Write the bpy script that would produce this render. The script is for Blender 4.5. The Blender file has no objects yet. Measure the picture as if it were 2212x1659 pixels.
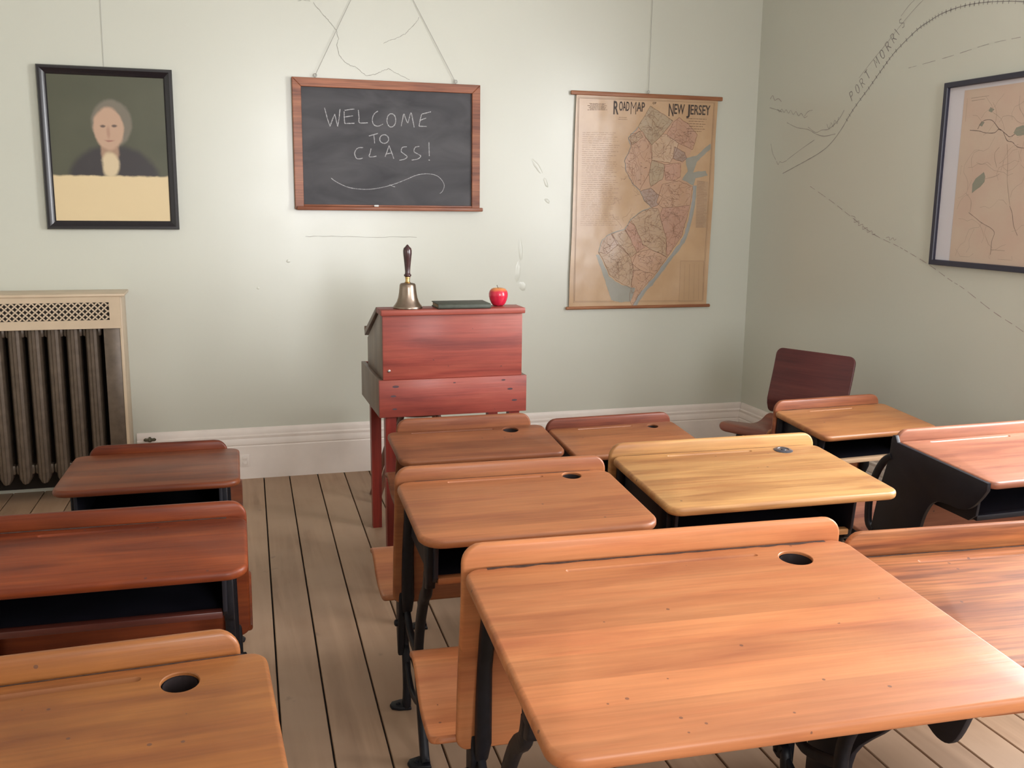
import bpy, bmesh, math, random
from mathutils import Vector, Matrix, noise
C = bpy.context.scene.collection
PI = math.pi
SC = bpy.context.scene

# ------------------------------------------------------------------ camera
cam_d = bpy.data.cameras.new('camera'); cam = bpy.data.objects.new('camera', cam_d); C.objects.link(cam)
yaw, pitch, roll, fpx = 0.29135, 0.18475, 0.01174, 2120.9
fw = Vector((math.sin(yaw)*math.cos(pitch), math.cos(yaw)*math.cos(pitch), -math.sin(pitch)))
rt = Vector((math.cos(yaw), -math.sin(yaw), 0)); up = rt.cross(fw)
r2 = rt*math.cos(roll) + up*math.sin(roll); u2 = -rt*math.sin(roll) + up*math.cos(roll)
m = Matrix((r2, u2, -fw)).transposed().to_4x4(); m.translation = (0, 0, 1.5)
cam.matrix_world = m
cam_d.sensor_fit = 'HORIZONTAL'; cam_d.sensor_width = 36.0; cam_d.lens = 36.0*fpx/2212
cam_d.clip_start = 0.05
SC.camera = cam

# ------------------------------------------------------------------ world, daylight, exposure
SC.view_settings.view_transform = 'Standard'; SC.view_settings.look = 'None'
SC.view_settings.gamma = 1.0; SC.view_settings.use_curve_mapping = False
SC.view_settings.exposure = 0.3
w = bpy.data.worlds.new('sky'); SC.world = w; w.use_nodes = True
bg = w.node_tree.nodes['Background']; bg.inputs[0].default_value = (0.75, 0.86, 1.0, 1); bg.inputs[1].default_value = 1.0

RW, FW, LW, BW, CH = 3.10, 5.353, -2.15, -2.1, 3.1      # right, front, left, back wall; ceiling height
# window openings: (wall, centre along the wall, sill, head, width)
WINDOWS = [('right', -0.30, 0.85, 2.65, 1.10), ('right', 2.18, 0.85, 2.65, 1.10), ('back', 1.25, 0.8, 2.6, 1.2)]
POWER = {('right', -0.30): 66, ('right', 2.18): 114, ('back', 1.25): 100}
for wall, c, s, h, wd in WINDOWS:
    ld = bpy.data.lights.new('window_daylight', 'AREA'); ld.shape = 'RECTANGLE'
    ld.size = wd - 0.08; ld.size_y = h - s - 0.08
    ld.energy = POWER[(wall, c)]; ld.color = (0.99, 0.985, 1.0)
    lo = bpy.data.objects.new('window_daylight', ld); C.objects.link(lo)
    if wall == 'right': lo.location = (RW+0.16, c, (s+h)/2); d = Vector((-1, 0, 0))
    else: lo.location = (c, BW-0.16, (s+h)/2); d = Vector((0, 1, 0))
    lo.rotation_euler = d.to_track_quat('-Z', 'Y').to_euler()

# ------------------------------------------------------------------ helpers
def link(o, parent=None):
    C.objects.link(o)
    if parent: o.parent = parent
    return o
def empty(name, loc, rz=0):
    o = bpy.data.objects.new(name, None); o.empty_display_size = 0.1; link(o)
    o.location = loc; o.rotation_euler = (0, 0, rz); return o
def tag(o, label=None, cat=None, group=None, kind=None):
    if label: o['label'] = label
    if cat: o['category'] = cat
    if group: o['group'] = group
    if kind: o['kind'] = kind
    return o
class MB:
    """collects shapes and links them as ONE mesh object"""
    def __init__(s): s.v = []; s.f = []; s.m = []; s.mats = []
    def mi(s, mat):
        if mat not in s.mats: s.mats.append(mat)
        return s.mats.index(mat)
    def add(s, vs, fs, mat):
        k = len(s.v); i = s.mi(mat)
        s.v += [tuple(v) for v in vs]
        for f in fs: s.f.append([k+a for a in f]); s.m.append(i)
    def bm(s, b, mat, M=None):
        b.verts.index_update()
        s.add([(M @ v.co if M else v.co) for v in b.verts], [[v.index for v in f.verts] for f in b.faces], mat); b.free()
    def box(s, x0, x1, y0, y1, z0, z1, mat, bev=0.0, seg=2, M=None):
        b = bmesh.new()
        vs = [b.verts.new((x, y, z)) for x in (x0, x1) for y in (y0, y1) for z in (z0, z1)]
        for f in ((0,1,3,2),(4,6,7,5),(0,4,5,1),(2,3,7,6),(0,2,6,4),(1,5,7,3)): b.faces.new([vs[i] for i in f])
        if bev: bmesh.ops.bevel(b, geom=b.edges[:], offset=bev, segments=seg, affect='EDGES', profile=0.5)
        s.bm(b, mat, M)
    def prism(s, pts, a0, a1, mat, axis=0, bev=0.0, M=None):
        """polygon pts in the plane normal to axis, extruded from a0 to a1"""
        b = bmesh.new()
        def P(p, a): return {0: (a, p[0], p[1]), 1: (p[0], a, p[1]), 2: (p[0], p[1], a)}[axis]
        lo = [b.verts.new(P(p, a0)) for p in pts]; hi = [b.verts.new(P(p, a1)) for p in pts]
        n = len(pts); f1 = b.faces.new(lo); f2 = b.faces.new(hi[::-1])
        for i in range(n): b.faces.new((lo[i], hi[i], hi[(i+1) % n], lo[(i+1) % n]))
        bmesh.ops.recalc_face_normals(b, faces=b.faces[:])
        if bev:
            es = [e for e in b.edges if any(f in (f1, f2) for f in e.link_faces)]
            bmesh.ops.bevel(b, geom=es, offset=bev, segments=2, affect='EDGES', profile=0.5)
        bmesh.ops.triangulate(b, faces=[f for f in b.faces if len(f.verts) > 4])
        s.bm(b, mat, M)
    def loft(s, rings, mat, close_ends=True, closed=True):
        n = len(rings[0]); vs = [p for r in rings for p in r]; fs = []
        for i in range(len(rings)-1):
            for j in range(n if closed else n-1):
                k = (j+1) % n
                fs.append((i*n+j, i*n+k, (i+1)*n+k, (i+1)*n+j))
        if close_ends: fs.append(tuple(range(n))[::-1]); fs.append(tuple((len(rings)-1)*n+j for j in range(n)))
        s.add(vs, fs, mat)
    def bar(s, pts, wd, th, mat, side=Vector((1, 0, 0))):
        """rounded bar swept along 3D points; wd along 'side', th across; wd/th may be lists"""
        pts = [Vector(p) for p in pts]; rings = []
        for i, p in enumerate(pts):
            t = (pts[min(i+1, len(pts)-1)] - pts[max(i-1, 0)]).normalized()
            nrm = t.cross(side).normalized(); sd = nrm.cross(t).normalized()
            a = (wd[i] if isinstance(wd, (list, tuple)) else wd)/2; b = (th[i] if isinstance(th, (list, tuple)) else th)/2
            c = min(a, b)*0.45
            rings.append([p+sd*x+nrm*y for x, y in ((a-c,-b),(a,-b+c),(a,b-c),(a-c,b),(-a+c,b),(-a,b-c),(-a,-b+c),(-a+c,-b))])
        s.loft(rings, mat)
    def tube(s, pts, r, mat, n=8):
        pts = [Vector(p) for p in pts]; rings = []; ref = Vector((0.13, 0.21, 0.97))
        for i, p in enumerate(pts):
            t = (pts[min(i+1, len(pts)-1)] - pts[max(i-1, 0)]).normalized()
            a = t.cross(ref).normalized(); b = t.cross(a); rr = r[i] if isinstance(r, (list, tuple)) else r
            rings.append([p+(a*math.cos(q*2*PI/n)+b*math.sin(q*2*PI/n))*rr for q in range(n)])
        s.loft(rings, mat)
    def lathe(s, prof, mat, n=32, cx=0, cy=0, cap=True):
        rings = [[(cx+r*math.cos(q*2*PI/n), cy+r*math.sin(q*2*PI/n), z) for q in range(n)] for r, z in prof]
        s.loft(rings, mat, close_ends=cap)
    def ribbon(s, pts, wd, mat, fn, lift=(0, 0, 0)):
        """flat stroke along 2D pts; fn maps (a, b) on the surface to a 3D point"""
        n = len(pts); L = []; R = []
        for i, p in enumerate(pts):
            q0 = pts[max(i-1, 0)]; q1 = pts[min(i+1, n-1)]
            dx, dy = q1[0]-q0[0], q1[1]-q0[1]; l = math.hypot(dx, dy) or 1
            h = wd/2*(0.75+0.5*noise.noise(Vector((p[0]*37, p[1]*41, i*0.7))))
            k = Vector(lift)*i; L.append(Vector(fn(p[0]-dy/l*h, p[1]+dx/l*h))+k); R.append(Vector(fn(p[0]+dy/l*h, p[1]-dx/l*h))+k)
        s.add(L+R, [(i, i+1, n+i+1, n+i) for i in range(n-1)], mat)
    def poly(s, pts, mat, fn):
        b = bmesh.new(); f = b.faces.new([b.verts.new(fn(*p)) for p in pts]); b.normal_update(); bmesh.ops.triangulate(b, faces=[f]); s.bm(b, mat)
    def build(s, name, parent=None, loc=None, rot=None, ang=35, flat=False, face=None):
        me = bpy.data.meshes.new(name); me.from_pydata(s.v, [], s.f)
        for mt in s.mats: me.materials.append(mt)
        me.polygons.foreach_set('material_index', s.m)
        b = bmesh.new(); b.from_mesh(me); bmesh.ops.recalc_face_normals(b, faces=b.faces[:]) if not flat else None; 
        if face:
            b.normal_update(); bmesh.ops.reverse_faces(b, faces=[f for f in b.faces if f.normal.dot(Vector(face)) < -.3])
        b.to_mesh(me); b.free()
        if not flat:
            me.polygons.foreach_set('use_smooth', [True]*len(me.polygons)); me.set_sharp_from_angle(angle=math.radians(ang))
        me.update()
        o = bpy.data.objects.new(name, me); link(o, parent)
        if loc: o.location = loc
        if rot: o.rotation_euler = rot
        return o
def smooth_path(pts, k=6):
    """Catmull-Rom through the points"""
    P = [Vector(p) for p in pts]; out = []
    for i in range(len(P)-1):
        a, b, c, d = P[max(i-1, 0)], P[i], P[i+1], P[min(i+2, len(P)-1)]
        for j in range(k):
            t = j/k
            out.append(0.5*((2*b)+(c-a)*t+(2*a-5*b+4*c-d)*t*t+(3*b-a-3*c+d)*t**3))
    out.append(P[-1]); return out
def rrect(x0, x1, y0, y1, r, n=6):
    """rounded rectangle; r = one radius or (BR front, ...) list for corners (x1,y0),(x1,y1),(x0,y1),(x0,y0)"""
    rs = r if isinstance(r, (list, tuple)) else [r]*4; pts = []
    for (cx, cy, sx, sy, a0), q in zip(((x1,y0,-1,1,-90),(x1,y1,-1,-1,0),(x0,y1,1,-1,90),(x0,y0,1,1,180)), rs):
        q = max(q, 1e-4)
        for i in range(n+1):
            a = math.radians(a0+90*i/n); pts.append((cx+sx*q+q*math.cos(a), cy+sy*q+q*math.sin(a)))
    return pts

# ------------------------------------------------------------------ materials
def mat_new(name):
    mt = bpy.data.materials.new(name); mt.use_nodes = True
    return mt, mt.node_tree.nodes, mt.node_tree.links, mt.node_tree.nodes['Principled BSDF']
def plain(name, col, rough=0.5, metal=0.0, spec=0.5, nz=0.0, scale=30, bump=0.0, coat=0.0):
    mt, N, L, B = mat_new(name)
    B.inputs['Base Color'].default_value = (*col, 1); B.inputs['Roughness'].default_value = rough
    B.inputs['Metallic'].default_value = metal; B.inputs['Specular IOR Level'].default_value = spec
    if coat: B.inputs['Coat Weight'].default_value = coat; B.inputs['Coat Roughness'].default_value = 0.15
    if nz or bump:
        tc = N.new('ShaderNodeTexCoord'); n = N.new('ShaderNodeTexNoise'); n.inputs['Scale'].default_value = scale; n.inputs['Detail'].default_value = 5
        L.new(tc.outputs['Object'], n.inputs['Vector'])
        if nz:
            r = N.new('ShaderNodeValToRGB'); r.color_ramp.elements[0].position = 0.3; r.color_ramp.elements[1].position = 0.7
            r.color_ramp.elements[0].color = (*[c*(1-nz) for c in col], 1); r.color_ramp.elements[1].color = (*[min(1, c*(1+nz)) for c in col], 1)
            L.new(n.outputs['Fac'], r.inputs['Fac']); L.new(r.outputs['Color'], B.inputs['Base Color'])
        if bump:
            b = N.new('ShaderNodeBump'); b.inputs['Strength'].default_value = bump; b.inputs['Distance'].default_value = 0.002
            L.new(n.outputs['Fac'], b.inputs['Height']); L.new(b.outputs['Normal'], B.inputs['Normal'])
    return mt
def math_n(N, L, op, a, b=None, c=None):
    n = N.new('ShaderNodeMath'); n.operation = op
    for i, x in enumerate((a, b, c)):
        if x is None: continue
        if isinstance(x, (int, float)): n.inputs[i].default_value = x
        else: L.new(x, n.inputs[i])
    return n.outputs[0]
def mix_n(N, L, fac, a, b, mode='MIX'):
    n = N.new('ShaderNodeMix'); n.data_type = 'RGBA'; n.blend_type = mode
    for sock, x in ((n.inputs[0], fac), (n.inputs[6], a), (n.inputs[7], b)):
        if isinstance(x, (int, float)): sock.default_value = x
        elif isinstance(x, tuple): sock.default_value = (*x, 1)
        else: L.new(x, sock)
    return n.outputs[2]
def wood(name, light, mid, dark, rough=0.42, along='X', strip=0.0, streak=0.5, stain=0.35, coat=0.12, seed=0.0, bold=0.0, blotch=2.2, spec=0.4, tone=1.0):
    """varnished boards: grain runs along the given object axis"""
    light, mid, dark = [(r*tone, g*tone**1.15*.95, b*tone**1.2*.85) for r, g, b in (light, mid, dark)]      # old amber varnish
    mt, N, L, B = mat_new(name)
    tc = N.new('ShaderNodeTexCoord'); oi = N.new('ShaderNodeObjectInfo')
    sh = N.new('ShaderNodeVectorMath'); sh.operation = 'ADD'
    cb = N.new('ShaderNodeCombineXYZ'); r10 = math_n(N, L, 'MULTIPLY', oi.outputs['Random'], 7.0)
    for i in range(3): L.new(math_n(N, L, 'ADD', r10, seed+i*1.7), cb.inputs[i])
    L.new(tc.outputs['Object'], sh.inputs[0]); L.new(cb.outputs[0], sh.inputs[1])
    def nz(sx, sacross, det=4, dist=0.0, sc=1.0):
        mp = N.new('ShaderNodeMapping')
        s3 = {'X': (sx, sacross, sacross), 'Y': (sacross, sx, sacross), 'Z': (sacross, sacross, sx)}[along]
        mp.inputs['Scale'].default_value = s3; L.new(sh.outputs[0], mp.inputs['Vector'])
        n = N.new('ShaderNodeTexNoise'); n.inputs['Scale'].default_value = sc; n.inputs['Detail'].default_value = det; n.inputs['Distortion'].default_value = dist
        L.new(mp.outputs[0], n.inputs['Vector']); return n.outputs['Fac']
    g1 = nz(2.2, 17, 5, 0.6); g2 = nz(5, 130, 3, 0.1); g3 = nz(3.0, 4.5, 3, 0.3, blotch/2.2)
    r = N.new('ShaderNodeValToRGB'); e = r.color_ramp.elements
    e[0].position = 0.28; e[0].color = (*dark, 1); e[1].position = 0.74; e[1].color = (*light, 1)
    k = e.new(0.5); k.color = (*mid, 1); L.new(g1, r.inputs['Fac'])
    col = r.outputs['Color']
    st = N.new('ShaderNodeMapRange'); st.inputs[1].default_value = 0.35; st.inputs[2].default_value = 0.65; st.inputs[3].default_value = 1-streak*0.45; st.inputs[4].default_value = 1.0+streak*0.1
    L.new(g2, st.inputs[0])
    col = mix_n(N, L, 1.0, col, (1, 1, 1), 'MULTIPLY') if False else col
    vm = N.new('ShaderNodeVectorMath'); vm.operation = 'SCALE'; L.new(col, vm.inputs[0]); L.new(st.outputs[0], vm.inputs[3]); col = vm.outputs[0]
    if strip:
        sp = N.new('ShaderNodeSeparateXYZ'); L.new(sh.outputs[0], sp.inputs[0])
        ax = sp.outputs[1] if along == 'X' else sp.outputs[0]
        fl = math_n(N, L, 'FLOOR', math_n(N, L, 'DIVIDE', ax, strip)); wn = N.new('ShaderNodeTexWhiteNoise'); wn.noise_dimensions = '1D'; L.new(fl, wn.inputs['W'])
        sv = N.new('ShaderNodeMapRange'); sv.inputs[3].default_value = 0.80; sv.inputs[4].default_value = 1.12; L.new(wn.outputs['Value'], sv.inputs[0])
        vs = N.new('ShaderNodeVectorMath'); vs.operation = 'SCALE'; L.new(col, vs.inputs[0]); L.new(sv.outputs[0], vs.inputs[3]); col = vs.outputs[0]
    if bold:
        gb = nz(1.1, 13, 2, 1.6); mb = N.new('ShaderNodeMapRange'); mb.inputs[1].default_value = 0.56; mb.inputs[2].default_value = 0.66; mb.inputs[3].default_value = 0; mb.inputs[4].default_value = bold
        L.new(gb, mb.inputs[0]); col = mix_n(N, L, mb.outputs[0], col, dark)
    sm = N.new('ShaderNodeMapRange'); sm.inputs[1].default_value = 0.42; sm.inputs[2].default_value = 0.75; sm.inputs[3].default_value = 0; sm.inputs[4].default_value = stain
    L.new(g3, sm.inputs[0]); col = mix_n(N, L, sm.outputs[0], col, tuple(c*0.55 for c in dark))
    # small dents and ink spots
    vo = N.new('ShaderNodeTexVoronoi'); vo.inputs['Scale'].default_value = 21; L.new(sh.outputs[0], vo.inputs['Vector'])
    dm = math_n(N, L, 'LESS_THAN', vo.outputs['Distance'], 0.075); pick = math_n(N, L, 'GREATER_THAN', g3, 0.53)
    col = mix_n(N, L, math_n(N, L, 'MULTIPLY', math_n(N, L, 'MULTIPLY', dm, pick), 0.6), col, (0.05, 0.03, 0.03))
    L.new(col, B.inputs['Base Color'])
    rr = N.new('ShaderNodeMapRange'); rr.inputs[3].default_value = rough-0.08; rr.inputs[4].default_value = rough+0.14; L.new(g3, rr.inputs[0]); L.new(rr.outputs[0], B.inputs['Roughness'])
    B.inputs['Specular IOR Level'].default_value = spec; B.inputs['Coat Weight'].default_value = coat; B.inputs['Coat Roughness'].default_value = 0.2
    bp = N.new('ShaderNodeBump'); bp.inputs['Strength'].default_value = 0.25; bp.inputs['Distance'].default_value = 0.0015
    L.new(g2, bp.inputs['Height']); L.new(bp.outputs['Normal'], B.inputs['Normal'])
    return mt

# ---- measured outlines, metres: (x, z) on the front wall, (y, z) on the right wall
CHALK=[[[0.566,1.962],[0.579,1.91],[0.592,1.869]],[[0.592,1.869],[0.606,1.905],[0.618,1.932]],[[0.618,1.932],[0.625,1.899],[0.632,1.87]],[[0.632,1.87],[0.64,1.913],[0.646,1.959]],[[0.667,1.947],[0.667,1.913],[0.669,1.886]],[[0.67,1.953],[0.696,1.958],[0.722,1.961]],[[0.669,1.919],[0.713,1.927]],[[0.669,1.886],[0.72,1.889]],[[0.741,1.958],[0.744,1.923],[0.745,1.894],[0.768,1.892],[0.79,1.894]],[[0.844,1.955],[0.825,1.941],[0.814,1.915],[0.819,1.888],[0.842,1.878],[0.87,1.89]],[[0.91,1.944],[0.918,1.944],[0.926,1.941],[0.933,1.934],[0.937,1.924],[0.938,1.912],[0.937,1.9],[0.933,1.89],[0.927,1.882],[0.919,1.877],[0.911,1.876],[0.903,1.879],[0.897,1.887],[0.893,1.897],[0.891,1.908],[0.893,1.92],[0.896,1.931],[0.903,1.939],[0.91,1.944],[0.918,1.944]],[[0.967,1.882],[0.975,1.917],[0.982,1.945],[0.992,1.921],[1.003,1.901],[1.012,1.929],[1.021,1.953],[1.03,1.915],[1.037,1.878]],[[1.078,1.948],[1.069,1.913],[1.064,1.885]],[[1.079,1.948],[1.129,1.962]],[[1.072,1.917],[1.102,1.928]],[[1.064,1.885],[1.106,1.885]],[[0.794,1.826],[0.843,1.841]],[[0.82,1.833],[0.823,1.809],[0.824,1.789]],[[0.87,1.834],[0.879,1.835],[0.886,1.833],[0.893,1.828],[0.897,1.822],[0.899,1.814],[0.898,1.807],[0.894,1.8],[0.887,1.794],[0.88,1.791],[0.872,1.791],[0.864,1.793],[0.858,1.797],[0.853,1.804],[0.852,1.811],[0.853,1.819],[0.857,1.826],[0.863,1.831],[0.87,1.834],[0.879,1.835]],[[0.763,1.766],[0.734,1.762],[0.718,1.738],[0.725,1.712],[0.74,1.707],[0.76,1.711]],[[0.805,1.762],[0.8,1.74],[0.796,1.719],[0.833,1.723]],[[0.901,1.78],[0.89,1.749],[0.879,1.721]],[[0.901,1.78],[0.915,1.743],[0.926,1.712]],[[0.884,1.735],[0.917,1.743]],[[0.997,1.776],[0.973,1.772],[0.966,1.751],[0.983,1.737],[0.998,1.724],[0.983,1.711],[0.956,1.705]],[[1.065,1.78],[1.042,1.774],[1.036,1.752],[1.056,1.74],[1.072,1.729],[1.056,1.714],[1.022,1.707]],[[1.117,1.803],[1.118,1.769],[1.119,1.73]],[[1.115,1.71],[1.122,1.708]],[[0.591,1.606],[0.619,1.586],[0.674,1.561],[0.731,1.551],[0.802,1.551],[0.874,1.564],[0.931,1.581],[0.99,1.604],[1.048,1.628],[1.107,1.637],[1.158,1.628],[1.188,1.604],[1.201,1.576],[1.192,1.547],[1.177,1.533]],[[0.902,1.576],[0.918,1.568],[0.931,1.565]]]
CRACKS=[[[0.523,2.48],[0.576,2.422],[0.606,2.391],[0.636,2.353],[0.648,2.311],[0.637,2.274],[0.65,2.228],[0.677,2.196],[0.708,2.181],[0.736,2.176],[0.763,2.15],[0.791,2.134],[0.833,2.143],[0.872,2.162],[0.905,2.175],[0.958,2.149],[1.018,2.124]],[[1.071,2.442],[1.053,2.411],[1.02,2.382],[0.995,2.354],[0.959,2.335],[0.91,2.315],[0.881,2.3]],[[0.446,2.483],[0.473,2.491],[0.507,2.487]],[[0.453,1.299],[0.563,1.301],[0.702,1.298],[0.871,1.297],[1.051,1.296]]]
BOARDWIRE=[[[0.724,2.525],[0.522,2.114]],[[1.027,2.545],[1.265,2.119]]]
RAIL=[[5.029,1.669],[4.83,1.724],[4.683,1.768],[4.588,1.811],[4.499,1.881],[4.416,1.967],[4.299,2.063],[4.196,2.15],[4.113,2.213],[3.976,2.286],[3.896,2.311],[3.819,2.33],[3.706,2.339],[3.597,2.335],[3.492,2.322],[3.35,2.296],[3.11,2.233]]
PENCIL=[[[5.174,1.84],[5.148,1.783],[5.11,1.747]],[[5.103,1.74],[5.083,1.719],[5.069,1.735],[5.04,1.73],[4.993,1.74]],[[4.993,1.743],[4.851,1.798],[4.737,1.838]],[[5.21,2.045],[5.115,2.023],[5.075,2.01]],[[5.123,2.03],[5.101,2.012],[5.079,2.027],[5.055,2.006],[5.035,2.02],[5.007,1.998],[4.986,2.013],[4.958,1.987],[4.933,2.002],[4.905,1.976],[4.879,1.988],[4.846,1.962],[4.817,1.97]],[[5.209,2.093],[5.184,2.111],[5.161,2.082],[5.123,2.088],[5.088,2.068]],[[4.847,1.969],[4.814,1.992],[4.773,1.996]],[[5.017,1.948],[4.913,1.914],[4.803,1.897],[4.729,1.87],[4.648,1.853],[4.55,1.859]],[[4.804,1.91],[4.73,1.877],[4.674,1.886],[4.608,1.888],[4.526,1.932],[4.489,1.973]],[[4.633,1.915],[4.608,1.888],[4.595,1.919],[4.574,1.895],[4.564,1.929],[4.54,1.909],[4.533,1.942]],[[4.384,2.119],[4.295,2.185],[4.174,2.266],[4.092,2.326],[3.997,2.386],[3.95,2.41]],[[4.097,2.365],[4.05,2.401],[4.01,2.421]]]
DASH=[[[4.747,1.594],[4.537,1.513],[4.374,1.443],[4.177,1.359],[3.997,1.311],[3.911,1.285],[3.755,1.233],[3.615,1.177],[3.524,1.145],[3.342,1.065],[3.196,1.013],[3.057,0.95]],[[4.014,2.123],[3.755,2.139],[3.518,2.16],[3.331,2.162]]]
SCRIB=[[[4.363,1.443],[4.331,1.437],[4.336,1.411],[4.297,1.419],[4.299,1.396],[4.264,1.404],[4.263,1.378],[4.226,1.389],[4.223,1.364],[4.189,1.374],[4.182,1.354],[4.162,1.36]],[[4.077,1.344],[4.054,1.348],[4.047,1.333],[4.025,1.346],[4.014,1.334],[4.001,1.342]]]
TEXT=[[4.414,1.994],[4.372,2.023],[4.331,2.052],[4.294,2.085],[4.236,2.135],[4.193,2.167],[4.152,2.201],[4.116,2.233],[4.088,2.259],[4.061,2.291],[4.035,2.317]]
STATE=[[2.404,2.037],[2.471,2.01],[2.549,1.962],[2.586,1.98],[2.645,1.949],[2.706,1.891],[2.694,1.839],[2.681,1.805],[2.646,1.744],[2.618,1.718],[2.612,1.649],[2.662,1.615],[2.692,1.59],[2.683,1.485],[2.662,1.406],[2.633,1.3],[2.546,1.181],[2.472,1.08],[2.398,1.001],[2.334,0.895],[2.314,0.931],[2.321,1.002],[2.263,1.029],[2.185,1.083],[2.145,1.162],[2.111,1.214],[2.132,1.283],[2.187,1.322],[2.271,1.343],[2.306,1.4],[2.38,1.452],[2.437,1.47],[2.388,1.508],[2.357,1.563],[2.308,1.609],[2.269,1.668],[2.257,1.727],[2.291,1.812],[2.276,1.857],[2.334,1.922],[2.369,1.981]]
COUNTY={"sussex":[[2.404,2.037],[2.442,2.021],[2.549,1.962],[2.486,1.884],[2.422,1.824],[2.373,1.873],[2.334,1.922],[2.369,1.981]],"bergen":[[2.586,1.98],[2.645,1.949],[2.706,1.891],[2.694,1.839],[2.681,1.805],[2.593,1.837],[2.514,1.885],[2.554,1.954]],"warren":[[2.289,1.879],[2.363,1.898],[2.413,1.823],[2.426,1.739],[2.41,1.662],[2.357,1.568],[2.308,1.609],[2.269,1.668],[2.257,1.727],[2.291,1.812]],"flat":[[2.276,1.857],[2.344,1.897],[2.364,1.864],[2.3,1.82]],"morris":[[2.422,1.824],[2.486,1.884],[2.514,1.885],[2.593,1.837],[2.567,1.768],[2.541,1.725],[2.426,1.739]],"essex":[[2.565,1.819],[2.634,1.787],[2.645,1.753],[2.617,1.731],[2.559,1.751]],"somerset":[[2.426,1.739],[2.512,1.715],[2.497,1.63],[2.422,1.586],[2.41,1.662]],"union":[[2.503,1.715],[2.608,1.726],[2.612,1.649],[2.574,1.622],[2.516,1.63]],"mercer":[[2.357,1.559],[2.423,1.581],[2.501,1.526],[2.474,1.483],[2.437,1.47],[2.388,1.508]],"monmouth":[[2.498,1.604],[2.603,1.623],[2.692,1.59],[2.683,1.485],[2.504,1.466],[2.464,1.5]],"ocean":[[2.504,1.466],[2.683,1.485],[2.662,1.406],[2.633,1.3],[2.546,1.181],[2.536,1.292],[2.492,1.414]],"burlington":[[2.437,1.465],[2.475,1.466],[2.497,1.405],[2.536,1.292],[2.54,1.186],[2.437,1.23],[2.388,1.257],[2.336,1.361],[2.306,1.4],[2.38,1.448]],"camden":[[2.297,1.391],[2.336,1.361],[2.388,1.257],[2.398,1.239],[2.352,1.209],[2.311,1.283],[2.275,1.343]],"gloucester":[[2.271,1.343],[2.311,1.283],[2.352,1.209],[2.314,1.183],[2.226,1.257],[2.187,1.317]],"salem":[[2.187,1.322],[2.236,1.257],[2.163,1.201],[2.111,1.214],[2.132,1.283]],"cumberland":[[2.111,1.214],[2.163,1.201],[2.236,1.257],[2.314,1.183],[2.336,1.108],[2.321,1.002],[2.263,1.029],[2.185,1.083],[2.145,1.162]],"atlantic":[[2.352,1.209],[2.437,1.23],[2.546,1.181],[2.472,1.08],[2.375,1.108],[2.325,1.143]],"capemay":[[2.331,1.108],[2.375,1.108],[2.472,1.08],[2.398,1.001],[2.334,0.895],[2.314,0.931],[2.321,1.002]]}
WATER=[[[2.097,1.197],[2.116,1.197],[2.15,1.136],[2.185,1.07],[2.263,1.021],[2.35,1.002],[2.324,0.922],[2.257,0.919],[2.199,0.933],[2.168,1.022],[2.137,1.101]],[[2.636,1.752],[2.712,1.771],[2.796,1.842],[2.798,1.812],[2.714,1.737],[2.693,1.676],[2.658,1.68]],[[2.658,1.68],[2.693,1.676],[2.775,1.686],[2.787,1.659],[2.709,1.642],[2.697,1.598],[2.622,1.632]]]
COAST=[[2.706,1.599],[2.702,1.494],[2.678,1.371],[2.644,1.274],[2.547,1.15],[2.473,1.054],[2.399,0.974],[2.344,0.891]]
WESTRIVER=[[2.334,1.922],[2.276,1.857],[2.291,1.812],[2.257,1.727],[2.269,1.668],[2.308,1.609],[2.357,1.563],[2.388,1.508],[2.437,1.47],[2.38,1.452],[2.306,1.4],[2.271,1.343],[2.187,1.322],[2.132,1.283],[2.111,1.214]]
MAPQ=[[1.955,2.085],[2.832,2.089],[2.818,0.882],[1.938,0.899],[1.923,2.106],[2.86,2.107],[2.843,0.877],[1.92,0.888]]
MAPBORDER=[[1.964,2.073],[2.813,2.077],[2.796,0.914],[1.965,0.924]]
MAPTITLE=[[2.179,1.991],[2.372,2.015],[2.177,2.057],[2.518,2.012],[2.782,2.011],[2.417,2.054],[2.446,2.055]]
MAPBOX=[[[2.719,1.629],[2.793,1.622],[2.793,1.354],[2.724,1.354]],[[2.635,1.159],[2.788,1.158],[2.796,0.914],[2.636,0.917]],[[1.986,1.886],[2.233,1.89],[2.242,1.361],[1.986,1.36]],[[2.0,2.042],[2.163,2.044],[2.165,2.007],[2.001,2.001]]]
RLAKE=[[[3.521,1.553],[3.523,1.591],[3.507,1.614],[3.476,1.632],[3.463,1.64],[3.453,1.621],[3.454,1.6],[3.476,1.579],[3.501,1.566]],[[3.322,1.79],[3.311,1.81],[3.279,1.817],[3.239,1.81],[3.199,1.798],[3.202,1.778],[3.261,1.779],[3.3,1.777]],[[3.518,1.833],[3.505,1.848],[3.487,1.844],[3.499,1.827]],[[3.471,1.887],[3.462,1.902],[3.439,1.892],[3.452,1.88]]]
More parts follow.
